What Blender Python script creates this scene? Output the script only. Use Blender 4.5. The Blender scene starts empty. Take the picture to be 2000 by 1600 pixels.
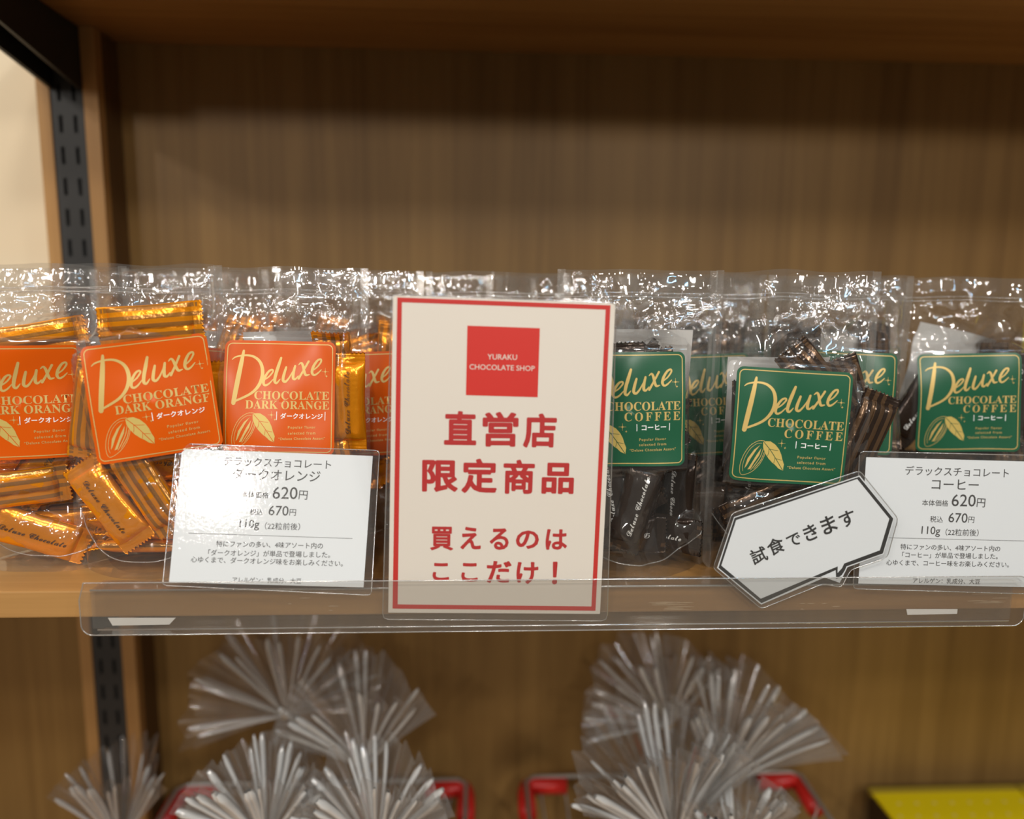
import bpy, bmesh, math, random
import numpy as np
from mathutils import Matrix, Vector, Quaternion
from mathutils.geometry import tessellate_polygon

SC = bpy.context.scene
COL = SC.collection
R = math.radians

# ------------------------------------------------------------------ camera
F_PX = 1450.0
PSI, TH, RO = R(2.58), R(8.2), .0093
D_ = np.array([math.sin(PSI)*math.cos(TH), math.cos(PSI)*math.cos(TH), -math.sin(TH)])
_r0 = np.array([math.cos(PSI), -math.sin(PSI), 0.0])
_u0 = np.cross(_r0, D_)
R_ = _r0*math.cos(RO) + _u0*math.sin(RO)
U_ = _u0*math.cos(RO) - _r0*math.sin(RO)
CAM = -.52*(D_ - (348/F_PX)*U_)
cd = bpy.data.cameras.new('camera')
cam = bpy.data.objects.new('camera', cd)
COL.objects.link(cam)
M = Matrix(((R_[0], U_[0], -D_[0], CAM[0]), (R_[1], U_[1], -D_[1], CAM[1]), (R_[2], U_[2], -D_[2], CAM[2]), (0, 0, 0, 1)))
cam.matrix_world = M
cd.sensor_width = 36
cd.lens = F_PX/2000*36
cd.clip_start = .01
cd.clip_end = 50
cd.dof.use_dof = True
cd.dof.focus_distance = .54
cd.dof.aperture_fstop = (cd.lens*.001)/.0125
SC.camera = cam

# ------------------------------------------------------------------ world, lamps, exposure
vs = SC.view_settings
vs.view_transform = 'Standard'
vs.look = 'None'
vs.exposure = 0.0
vs.gamma = 1.0
vs.use_curve_mapping = False
SC.cycles.transparent_max_bounces = 40
SC.cycles.max_bounces = 8
SC.cycles.sample_clamp_indirect = 4.0
SC.cycles.caustics_reflective = False
SC.cycles.caustics_refractive = False

wd = bpy.data.worlds.new('shop')
SC.world = wd
wd.use_nodes = True
nt = wd.node_tree
bg = nt.nodes['Background']
tc = nt.nodes.new('ShaderNodeTexCoord')
sx = nt.nodes.new('ShaderNodeSeparateXYZ')
cr = nt.nodes.new('ShaderNodeValToRGB')
nt.links.new(tc.outputs['Generated'], sx.inputs[0])
mp = nt.nodes.new('ShaderNodeMapRange')
mp.inputs[1].default_value = -1
nt.links.new(sx.outputs[2], mp.inputs[0])
nt.links.new(mp.outputs[0], cr.inputs[0])
cr.color_ramp.elements[0].color = (.05, .037, .026, 1)
cr.color_ramp.elements[1].color = (1.3, 1.26, 1.2, 1)
e = cr.color_ramp.elements.new(.5)
e.color = (.20, .185, .165, 1)
e = cr.color_ramp.elements.new(.68)
e.color = (.40, .38, .35, 1)
nt.links.new(cr.outputs[0], bg.inputs[0])
bg.inputs[1].default_value = .55


def lamp(name, loc, target, size, power, color=(1, .93, .82), shape='DISK', size_y=None):
    l = bpy.data.lights.new(name, 'AREA')
    l.shape = shape
    l.size = size
    if size_y:
        l.size_y = size_y
    l.energy = power
    l.color = color
    o = bpy.data.objects.new(name, l)
    COL.objects.link(o)
    o.location = loc
    v = Vector(target) - Vector(loc)
    o.rotation_euler = v.to_track_quat('-Z', 'Y').to_euler()
    return o


T0 = (0, .1, .1)
WARM = (1, .94, .855)
# ceiling spot lamps of the shop in front of the shelf
for (lx, ly, lz, s, p) in ((-1.10, -2.45, .95, .17, 10), (.75, -2.6, 1.05, .22, 14), (-.1, -2.1, 1.45, .16, 10),
                           (-.55, -1.05, 1.42, .12, 6.5), (.55, -1.0, 1.45, .12, 6.5), (-1.6, -1.5, 1.3, .14, 6), (1.6, -1.6, 1.3, .14, 6)):
    lamp('ceiling_spot_lamp', (lx, ly, lz), T0, s, p, WARM)
lamp('extra_lamp', (.9, -1.9, 1.7), T0, .9, 7, (.34, .68, 1), 'RECTANGLE', .05)  # cool strip lamp added for bluish glints on the film
lamp('extra_lamp', (-1.5, -.5, 1.3), (-.7, .36, .1), .12, 5, WARM)  # disk lamp added to light the cream wall at left


# ------------------------------------------------------------------ pixel -> world
def ray(px, py):
    return D_ + (px-1000)/F_PX*R_ - (py-800)/F_PX*U_


def PL(px, py, p0, n):
    v = ray(px, py)
    p0 = np.asarray(p0, float)
    n = np.asarray(n, float)
    return CAM + v*((p0-CAM)@n)/(v@n)


def PY(px, py, y):
    return PL(px, py, (0, y, 0), (0, 1, 0))


def PZ(px, py, z):
    return PL(px, py, (0, 0, z), (0, 0, 1))


# ------------------------------------------------------------------ objects
def tag(o, label=None, category=None, group=None, kind=None):
    for k, v in (('label', label), ('category', category), ('group', group), ('kind', kind)):
        if v:
            o[k] = v
    return o


def empty(name, loc=(0, 0, 0), rot=(0, 0, 0), **kw):
    o = bpy.data.objects.new(name, None)
    o.empty_display_size = .02
    COL.objects.link(o)
    o.location = loc
    o.rotation_euler = rot
    return tag(o, **kw)


def mobj(name, me, parent=None, mats=(), smooth=False, **kw):
    for m in mats:
        me.materials.append(m)
    if smooth:
        me.polygons.foreach_set('use_smooth', [True]*len(me.polygons))
    o = bpy.data.objects.new(name, me)
    COL.objects.link(o)
    o.parent = parent
    return tag(o, **kw)


def mesh(name, verts, faces, mi=None):
    me = bpy.data.meshes.new(name)
    me.from_pydata([tuple(map(float, v)) for v in verts], [], faces)
    if mi is not None:
        me.polygons.foreach_set('material_index', mi)
    me.update()
    return me


def bmesh_mesh(name, bm):
    me = bpy.data.meshes.new(name)
    bm.normal_update()
    bm.to_mesh(me)
    bm.free()
    return me


def box_bm(bm, lo, hi, bev=0.0):
    r = bmesh.ops.create_cube(bm, size=1)
    c = [(a+b)/2 for a, b in zip(lo, hi)]
    s = [b-a for a, b in zip(lo, hi)]
    for v in r['verts']:
        v.co = Vector((v.co.x*s[0]+c[0], v.co.y*s[1]+c[1], v.co.z*s[2]+c[2]))
    if bev:
        es = list({e for v in r['verts'] for e in v.link_edges})
        bmesh.ops.bevel(bm, geom=es, offset=bev, segments=2, affect='EDGES', profile=.6)


def box(name, lo, hi, mat, parent=None, bev=0.0, **kw):
    bm = bmesh.new()
    box_bm(bm, lo, hi, bev)
    return mobj(name, bmesh_mesh(name, bm), parent, [mat], **kw)


def tube_bm(bm, pts, rad, seg=8, closed=False):
    pts = [Vector(p) for p in pts]
    n = len(pts)
    rings = []
    up = Vector((.13, .2, 1)).normalized()
    for i, p in enumerate(pts):
        a = pts[(i-1) % n] if (closed or i > 0) else p
        b = pts[(i+1) % n] if (closed or i < n-1) else p
        t = (b-a).normalized()
        s = t.cross(up)
        if s.length < 1e-4:
            s = t.cross(Vector((1, 0, 0)))
        s.normalize()
        w = s.cross(t)
        rr = rad[i] if hasattr(rad, '__len__') else rad
        rings.append([bm.verts.new(p+(s*math.cos(k/seg*2*math.pi)+w*math.sin(k/seg*2*math.pi))*rr) for k in range(seg)])
    for i in range(n if closed else n-1):
        A, B = rings[i], rings[(i+1) % n]
        for k in range(seg):
            bm.faces.new((A[k], A[(k+1) % seg], B[(k+1) % seg], B[k]))
    if not closed:
        bm.faces.new(rings[0][::-1])
        bm.faces.new(rings[-1])


def tube(name, pts, rad, mat, parent=None, seg=8, closed=False, **kw):
    bm = bmesh.new()
    tube_bm(bm, pts, rad, seg, closed)
    return mobj(name, bmesh_mesh(name, bm), parent, [mat], True, **kw)


def copy_thing(src, **kw):
    c = src.copy()
    COL.objects.link(c)
    for k, v in kw.items():
        c[k] = v
    for ch in src.children:
        d = ch.copy()
        COL.objects.link(d)
        d.parent = c
        for g in ch.children:
            e = g.copy()
            COL.objects.link(e)
            e.parent = d
    return c


# ------------------------------------------------------------------ materials
def new_mat(name):
    m = bpy.data.materials.new(name)
    m.use_nodes = True
    return m, m.node_tree, m.node_tree.nodes['Principled BSDF']


def plain(name, col, rough=.5, metal=0.0, spec=.5, bump=None):
    m, t, b = new_mat(name)
    b.inputs['Base Color'].default_value = (*col, 1)
    b.inputs['Roughness'].default_value = rough
    b.inputs['Metallic'].default_value = metal
    b.inputs['Specular IOR Level'].default_value = spec
    if bump:
        add_bump(t, b, *bump)
    return m


def add_bump(t, b, scale, strength, dist=.001, detail=3):
    tc = t.nodes.new('ShaderNodeTexCoord')
    n = t.nodes.new('ShaderNodeTexNoise')
    n.inputs['Scale'].default_value = scale
    n.inputs['Detail'].default_value = detail
    bp = t.nodes.new('ShaderNodeBump')
    bp.inputs['Strength'].default_value = strength
    bp.inputs['Distance'].default_value = dist
    t.links.new(tc.outputs['Object'], n.inputs['Vector'])
    t.links.new(n.outputs[0], bp.inputs['Height'])
    t.links.new(bp.outputs[0], b.inputs['Normal'])
    return bp


def wood(name, c1, c2, grain, rough=.45, fine=60, spec=.4, scratch=None):
    """grain = axis index the fibres run along"""
    m, t, b = new_mat(name)
    tc = t.nodes.new('ShaderNodeTexCoord')
    mp = t.nodes.new('ShaderNodeMapping')
    s = [fine, fine, fine]
    s[grain] = fine*.03
    mp.inputs['Scale'].default_value = s
    n = t.nodes.new('ShaderNodeTexNoise')
    n.inputs['Scale'].default_value = 1.0
    n.inputs['Detail'].default_value = 5
    n.inputs['Roughness'].default_value = .62
    n.inputs['Distortion'].default_value = .6
    t.links.new(tc.outputs['Object'], mp.inputs[0])
    t.links.new(mp.outputs[0], n.inputs['Vector'])
    mp2 = t.nodes.new('ShaderNodeMapping')
    s2 = [9.0, 9.0, 9.0]
    s2[grain] = 1.2
    mp2.inputs['Scale'].default_value = s2
    n2 = t.nodes.new('ShaderNodeTexNoise')
    n2.inputs['Scale'].default_value = 1.0
    n2.inputs['Detail'].default_value = 2
    t.links.new(tc.outputs['Object'], mp2.inputs[0])
    t.links.new(mp2.outputs[0], n2.inputs['Vector'])
    ad = t.nodes.new('ShaderNodeMath')
    ad.operation = 'MULTIPLY_ADD'
    ad.inputs[1].default_value = .55
    t.links.new(n.outputs[0], ad.inputs[0])
    sc = t.nodes.new('ShaderNodeMath')
    sc.operation = 'MULTIPLY'
    sc.inputs[1].default_value = .5
    t.links.new(n2.outputs[0], sc.inputs[0])
    t.links.new(sc.outputs[0], ad.inputs[2])
    cr = t.nodes.new('ShaderNodeValToRGB')
    cr.color_ramp.elements[0].position = .36
    cr.color_ramp.elements[1].position = .66
    cr.color_ramp.elements[0].color = (*c1, 1)
    cr.color_ramp.elements[1].color = (*c2, 1)
    t.links.new(ad.outputs[0], cr.inputs[0])
    t.links.new(cr.outputs[0], b.inputs['Base Color'])
    b.inputs['Roughness'].default_value = rough
    b.inputs['Specular IOR Level'].default_value = spec
    bp = t.nodes.new('ShaderNodeBump')
    bp.inputs['Strength'].default_value = .12
    bp.inputs['Distance'].default_value = .0006
    t.links.new(n.outputs[0], bp.inputs['Height'])
    t.links.new(bp.outputs[0], b.inputs['Normal'])
    return m


def clear_film(name, tint=(.97, .97, .97), f0=.05, f90=.75, rough=.06, haze=.03, hazecol=(.8, .78, .74), bump=None):
    m = bpy.data.materials.new(name)
    m.use_nodes = True
    t = m.node_tree
    t.nodes.clear()
    out = t.nodes.new('ShaderNodeOutputMaterial')
    tr = t.nodes.new('ShaderNodeBsdfTransparent')
    tr.inputs[0].default_value = (*tint, 1)
    gl = t.nodes.new('ShaderNodeBsdfGlossy')
    gl.inputs['Roughness'].default_value = rough
    gl.inputs['Color'].default_value = (1, 1, 1, 1)
    df = t.nodes.new('ShaderNodeBsdfDiffuse')
    df.inputs[0].default_value = (*hazecol, 1)
    lw = t.nodes.new('ShaderNodeLayerWeight')
    lw.inputs[0].default_value = .5
    pw = t.nodes.new('ShaderNodeMath')
    pw.operation = 'POWER'
    pw.inputs[1].default_value = 4.0
    t.links.new(lw.outputs['Facing'], pw.inputs[0])
    mr = t.nodes.new('ShaderNodeMapRange')
    mr.inputs[3].default_value = f0
    mr.inputs[4].default_value = f90
    t.links.new(pw.outputs[0], mr.inputs[0])
    m1 = t.nodes.new('ShaderNodeMixShader')
    m1.inputs[0].default_value = haze
    t.links.new(tr.outputs[0], m1.inputs[1])
    t.links.new(df.outputs[0], m1.inputs[2])
    m2 = t.nodes.new('ShaderNodeMixShader')
    t.links.new(mr.outputs[0], m2.inputs[0])
    t.links.new(m1.outputs[0], m2.inputs[1])
    t.links.new(gl.outputs[0], m2.inputs[2])
    t.links.new(m2.outputs[0], out.inputs[0])
    if bump:
        tc = t.nodes.new('ShaderNodeTexCoord')
        n = t.nodes.new('ShaderNodeTexNoise')
        n.inputs['Scale'].default_value = bump[0]
        n.inputs['Detail'].default_value = 3
        bp = t.nodes.new('ShaderNodeBump')
        bp.inputs['Strength'].default_value = bump[1]
        bp.inputs['Distance'].default_value = bump[2]
        t.links.new(tc.outputs['Object'], n.inputs['Vector'])
        t.links.new(n.outputs[0], bp.inputs['Height'])
        for nd in (gl, lw):
            t.links.new(bp.outputs[0], nd.inputs['Normal'])
    return m


def foil(name, solid, stripe, metal, rough, stripe_metal=.3):
    """wrapper foil: plain on its printed side (+Z), lengthwise stripes on the other"""
    m, t, b = new_mat(name)
    tc = t.nodes.new('ShaderNodeTexCoord')
    sx = t.nodes.new('ShaderNodeSeparateXYZ')
    t.links.new(tc.outputs['Object'], sx.inputs[0])

    def mth(op, a, v):
        n = t.nodes.new('ShaderNodeMath')
        n.operation = op
        t.links.new(a, n.inputs[0])
        n.inputs[1].default_value = v
        return n.outputs[0]
    fr = mth('FRACT', mth('MULTIPLY_ADD', sx.outputs[1], 1/.0062), 0)
    st = mth('GREATER_THAN', fr, .52)
    bk = mth('LESS_THAN', sx.outputs[2], -.0002)
    mu = t.nodes.new('ShaderNodeMath')
    mu.operation = 'MULTIPLY'
    t.links.new(st, mu.inputs[0])
    t.links.new(bk, mu.inputs[1])
    mx = t.nodes.new('ShaderNodeMix')
    mx.data_type = 'RGBA'
    t.links.new(mu.outputs[0], mx.inputs[0])
    mx.inputs[6].default_value = (*solid, 1)
    mx.inputs[7].default_value = (*stripe, 1)
    t.links.new(mx.outputs[2], b.inputs['Base Color'])
    b.inputs['Metallic'].default_value = metal
    b.inputs['Roughness'].default_value = rough
    bp = add_bump(t, b, 140, .5, .0012, 4)
    return m


MT = dict(
    wall=wood('brown_wood_panel', (.178, .093, .024), (.297, .168, .05), 2, .5, 55),
    post=wood('oak_post', (.33, .165, .052), (.46, .25, .085), 2, .5, 60),
    shelf=wood('oak_shelf', (.30, .145, .042), (.47, .25, .082), 0, .42, 70),
    cream=plain('cream_wall_paint', (.78, .66, .47), .8, bump=(60, .08)),
    black=plain('black_powder_coat', (.022, .021, .02), .55),
    floor=plain('shop_floor', (.32, .27, .21), .5),
    scrape=plain('scraped_wood', (.62, .43, .24), .7),
    slot=plain('slot_hollow', (.004, .004, .004), .9),
    white=plain('white_paper', (.71, .73, .74), .6),
    cream_paper=plain('cream_white_paper', (.77, .695, .605), .6),
    ink=plain('black_ink', (.018, .017, .016), .5),
    grey_ink=plain('dark_grey_ink', (.05, .047, .045), .5),
    red=plain('red_ink', (.57, .012, .006), .5),
    red2=plain('brick_red_ink', (.47, .010, .010), .5),
    logo_red=plain('logo_red_ink', (.64, .012, .003), .5),
    tape=plain('white_tape', (.75, .72, .68), .6),
    orange_label=plain('orange_label', (.63, .088, .000), .28, 0, .3),
    green_label=plain('green_label', (.014, .095, .045), .3, 0, .4),
    gold=plain('gold_print', (.62, .43, .14), .38, .25),
    leaf=plain('gold_leaf_print', (.60, .44, .12), .4, .2),
    label_white=plain('white_label_print', (.85, .84, .82), .5),
    back_label=plain('white_back_label', (.72, .70, .67), .6),
    orange_foil=foil('orange_foil', (1.0, .335, .008), (.45, .19, .04), .5, .2),
    dark_foil=foil('dark_brown_foil', (.040, .026, .019), (.13, .075, .04), .5, .17),
    brown_ink=plain('brown_wrapper_print', (.07, .028, .01), .5),
    silver_ink=plain('white_wrapper_print', (.78, .76, .72), .5),
    film=clear_film('pouch_film', (.97, .965, .96), .09, .85, .06, .02, bump=(60, .06, .0006)),
    seal=clear_film('sealed_film', (.93, .925, .915), .12, .8, .14, .09, bump=(900, .6, .0003)),
    laminate=clear_film('laminate_film', (.98, .98, .98), .03, .6, .05, .02, bump=(480, .26, .0003)),
    acrylic=clear_film('clear_acrylic', (.94, .935, .925), .05, .8, .05, .02),
    acrylic_edge=clear_film('acrylic_edge', (.8, .79, .77), .42, .85, .15, .25),
    cello=clear_film('cellophane', (.93, .92, .91), .13, .85, .12, .10, (.9, .89, .87)),
    cello_dim=clear_film('thin_cellophane', (.95, .94, .93), .09, .8, .12, .04, (.85, .83, .8)),
    cello_highlit=clear_film('cellophane_fold_highlights', (.9, .89, .88), .3, .9, .16, .85, (.9, .89, .87)),  # white haze stands in for the bright bars along the folds
    cello_highlit_dim=clear_film('thin_cellophane_fold_highlights', (.92, .91, .9), .22, .85, .15, .35, (.88, .87, .85)),
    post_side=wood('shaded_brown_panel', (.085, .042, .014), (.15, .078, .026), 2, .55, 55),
    red_plastic=plain('red_plastic', (.66, .022, .016), .35),
    wire=plain('grey_wire', (.48, .45, .41), .35, .6),
    gold_tie=plain('gold_twist_tie', (.75, .45, .1), .3, .7),
    yellow=plain('yellow_carton', (.90, .72, .004), .45),
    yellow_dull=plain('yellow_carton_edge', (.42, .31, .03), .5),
    dark_box=plain('dark_brown_carton', (.035, .018, .008), .5),
    pale_dot=plain('pale_printed_dot', (.82, .66, .18), .5),
)


# ------------------------------------------------------------------ flat printed artwork
class Flat:
    """2-D artwork: faces on stacked layers, later laid on a surface"""

    def __init__(self):
        self.v, self.f, self.m = [], [], []

    def poly(self, pts, mi, layer):
        b = len(self.v)
        self.v += [(p[0], p[1], layer) for p in pts]
        if len(pts) <= 4:
            self.f.append(tuple(range(b, b+len(pts))))
            self.m.append(mi)
        else:
            for t in tessellate_polygon([[Vector((p[0], p[1], 0)) for p in pts]]):
                self.f.append(tuple(b+i for i in t))
                self.m.append(mi)

    def disc(self, c, r, mi, layer, n=10):
        self.poly([(c[0]+r*math.cos(2*math.pi*i/n), c[1]+r*math.sin(2*math.pi*i/n)) for i in range(n)], mi, layer)

    def stroke(self, pts, widths, mi, layer, smooth=True, n=6):
        """brush stroke; widths are full widths"""
        P = [np.array(p, float) for p in pts]
        W = [float(w) for w in (widths if hasattr(widths, '__len__') else [widths]*len(P))]
        if smooth and len(P) > 2:
            Q, V = [], []
            for i in range(len(P)-1):
                p0, p1, p2, p3 = P[max(i-1, 0)], P[i], P[i+1], P[min(i+2, len(P)-1)]
                for k in range(n):
                    t = k/n
                    Q.append(.5*((2*p1)+(p2-p0)*t+(2*p0-5*p1+4*p2-p3)*t*t+(3*p1-p0-3*p2+p3)*t**3))
                    V.append(W[i]*(1-t)+W[i+1]*t)
            Q.append(P[-1])
            V.append(W[-1])
            P, W = Q, V
        L, Rr = [], []
        for i, p in enumerate(P):
            d = P[min(i+1, len(P)-1)]-P[max(i-1, 0)]
            d = d/(np.linalg.norm(d)+1e-12)
            nn = np.array([-d[1], d[0]])*W[i]/2
            L.append(p+nn)
            Rr.append(p-nn)
        self.ns = getattr(self, 'ns', 0)+1
        h = layer-.05-.3*((self.ns*.618034) % 1)
        for i in range(len(P)-1):
            self.poly([L[i], L[i+1], Rr[i+1], Rr[i]], mi, h)
        self.disc(P[0], W[0]/2, mi, h-.33)
        self.disc(P[-1], W[-1]/2, mi, h-.42)

    def text(self, body, p0, p1, mi, layer, bold=0.0, spacing=1.0, hscale=1.0, height=None):
        """set body so that its ink box bottom runs from p0 to p1"""
        V, Fc, n0 = glyphs(body, bold, spacing)
        lo, hi = V.min(0), V.max(0)
        p0, p1 = np.array(p0, float), np.array(p1, float)
        d = p1-p0
        s = np.linalg.norm(d)/(hi[0]-lo[0])
        if height:
            hscale = height*np.linalg.norm(d)/((hi[1]-lo[1])*s)
        e = d/np.linalg.norm(d)
        q = np.array([-e[1], e[0]])
        b = len(self.v)
        hgt = np.zeros(len(V))
        for fi, f in enumerate(Fc):
            # thickening strokes sit at slightly different heights, never in one plane
            if len(f) in (4, 8) and bold and fi >= n0:
                hgt[list(f)] = -.05-.75*((fi*.618034) % 1)
        for (x, y), h in zip((V-lo)*s, hgt):
            p = p0+e*x+q*y*hscale
            self.v.append((p[0], p[1], layer+h))
        for f in Fc:
            self.f.append(tuple(b+i for i in f))
            self.m.append(mi)

    def cut(self, step):
        """slice along a grid so that the artwork can follow a curved surface"""
        bm = bmesh.new()
        vv = [bm.verts.new(p) for p in self.v]
        for f, m in zip(self.f, self.m):
            try:
                q = bm.faces.new([vv[i] for i in f])
                q.material_index = m
            except ValueError:
                pass
        A = np.array(self.v)
        for ax in (0, 1):
            n = [0, 0, 0]
            n[ax] = 1
            k = math.floor(A[:, ax].min()/step)
            while k*step < A[:, ax].max():
                c = [0, 0, 0]
                c[ax] = k*step
                bmesh.ops.bisect_plane(bm, geom=bm.verts[:]+bm.edges[:]+bm.faces[:], plane_co=c, plane_no=n)
                k += 1
        bm.verts.index_update()
        out = Flat()
        out.v = [tuple(v.co) for v in bm.verts]
        out.f = [tuple(v.index for v in f.verts) for f in bm.faces]
        out.m = [f.material_index for f in bm.faces]
        bm.free()
        return out

    def build(self, name, fn):
        return mesh(name, [fn(*p) for p in self.v], self.f, self.m)


_gc = {}


def glyphs(body, bold=0.0, spacing=1.0):
    k = (body, bold, spacing)
    if k in _gc:
        return _gc[k]
    c = bpy.data.curves.new('glyphs', 'FONT')
    c.body = body
    c.size = 1
    c.resolution_u = 3
    c.space_character = spacing
    o = bpy.data.objects.new('glyphs', c)
    COL.objects.link(o)
    dg = bpy.context.evaluated_depsgraph_get()
    dg.update()
    me = bpy.data.meshes.new_from_object(o.evaluated_get(dg))
    V = [np.array(v.co[:2]) for v in me.vertices]
    Fc = [tuple(p.vertices) for p in me.polygons]
    n0 = len(Fc)
    if bold:
        cnt = {}
        for p in me.polygons:
            for e in p.edge_keys:
                cnt[e] = cnt.get(e, 0)+1
        used = set()
        for (a, b), n in cnt.items():
            if n != 1:
                continue
            d = V[b]-V[a]
            L = np.linalg.norm(d)
            if L > 1e-6:
                nn = np.array([-d[1], d[0]])/L*bold
                i = len(V)
                V += [V[a]+nn, V[b]+nn, V[b]-nn, V[a]-nn]
                Fc.append((i, i+1, i+2, i+3))
            used |= {a, b}
        for a in used:
            i = len(V)
            V += [V[a]+bold*np.array([math.cos(t*math.pi/4), math.sin(t*math.pi/4)]) for t in range(8)]
            Fc.append(tuple(range(i, i+8)))
    COL.objects.unlink(o)
    bpy.data.objects.remove(o)
    bpy.data.curves.remove(c)
    bpy.data.meshes.remove(me)
    _gc[k] = (np.array(V), Fc, n0)
    return _gc[k]


def math_caps(s):
    return ''.join(chr(0x1D400+ord(c)-65) if 'A' <= c <= 'Z' else c for c in s)


def math_script(s):
    return ''.join(chr(0x1D4D0+ord(c)-65) if c.isupper() else (chr(0x1D4EA+ord(c)-97) if c != ' ' else ' ') for c in s)


def homog(quad, rect):
    """projective map taking 4 pixel corners to 4 plane points"""
    A, b = [], []
    for (x, y), (u, v) in zip(quad, rect):
        A += [[x, y, 1, 0, 0, 0, -u*x, -u*y], [0, 0, 0, x, y, 1, -v*x, -v*y]]
        b += [u, v]
    h = np.linalg.solve(np.array(A, float), np.array(b, float))

    def f(x, y):
        w = h[6]*x+h[7]*y+1
        return ((h[0]*x+h[1]*y+h[2])/w, (h[3]*x+h[4]*y+h[5])/w)
    return f


def round_rect(w, h, r, n=5):
    P = []
    for cx, cy, a0 in ((w/2-r, h/2-r, 0), (-w/2+r, h/2-r, 90), (-w/2+r, -h/2+r, 180), (w/2-r, -h/2+r, 270)):
        P += [(cx+r*math.cos(R(a0+90*i/n)), cy+r*math.sin(R(a0+90*i/n))) for i in range(n+1)]
    return P


def ring(fl, outer, inner, mi, layer):
    n = len(outer)
    for i in range(n):
        fl.poly([outer[i], outer[(i+1) % n], inner[(i+1) % n], inner[i]], mi, layer)


def slab(name, pts3, nrm, thick, mat, parent=None, **kw):
    """prism from a planar outline (list of 3-D points), extruded along nrm"""
    n = np.asarray(nrm, float)
    n = n/np.linalg.norm(n)
    k = len(pts3)
    V = [np.asarray(p)-n*thick/2 for p in pts3]+[np.asarray(p)+n*thick/2 for p in pts3]
    Fc = [tuple(range(k))[::-1], tuple(range(k, 2*k))]+[(i, (i+1) % k, k+(i+1) % k, k+i) for i in range(k)]
    me = mesh(name, V, Fc)
    bm = bmesh.new()
    bm.from_mesh(me)
    bmesh.ops.recalc_face_normals(bm, faces=bm.faces)
    bm.to_mesh(me)
    bm.free()
    return mobj(name, me, parent, [mat], **kw)


# ------------------------------------------------------------------ pouch label artwork (traced in a 0..1 square, then scaled)
LW, LH = .079, .080


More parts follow.
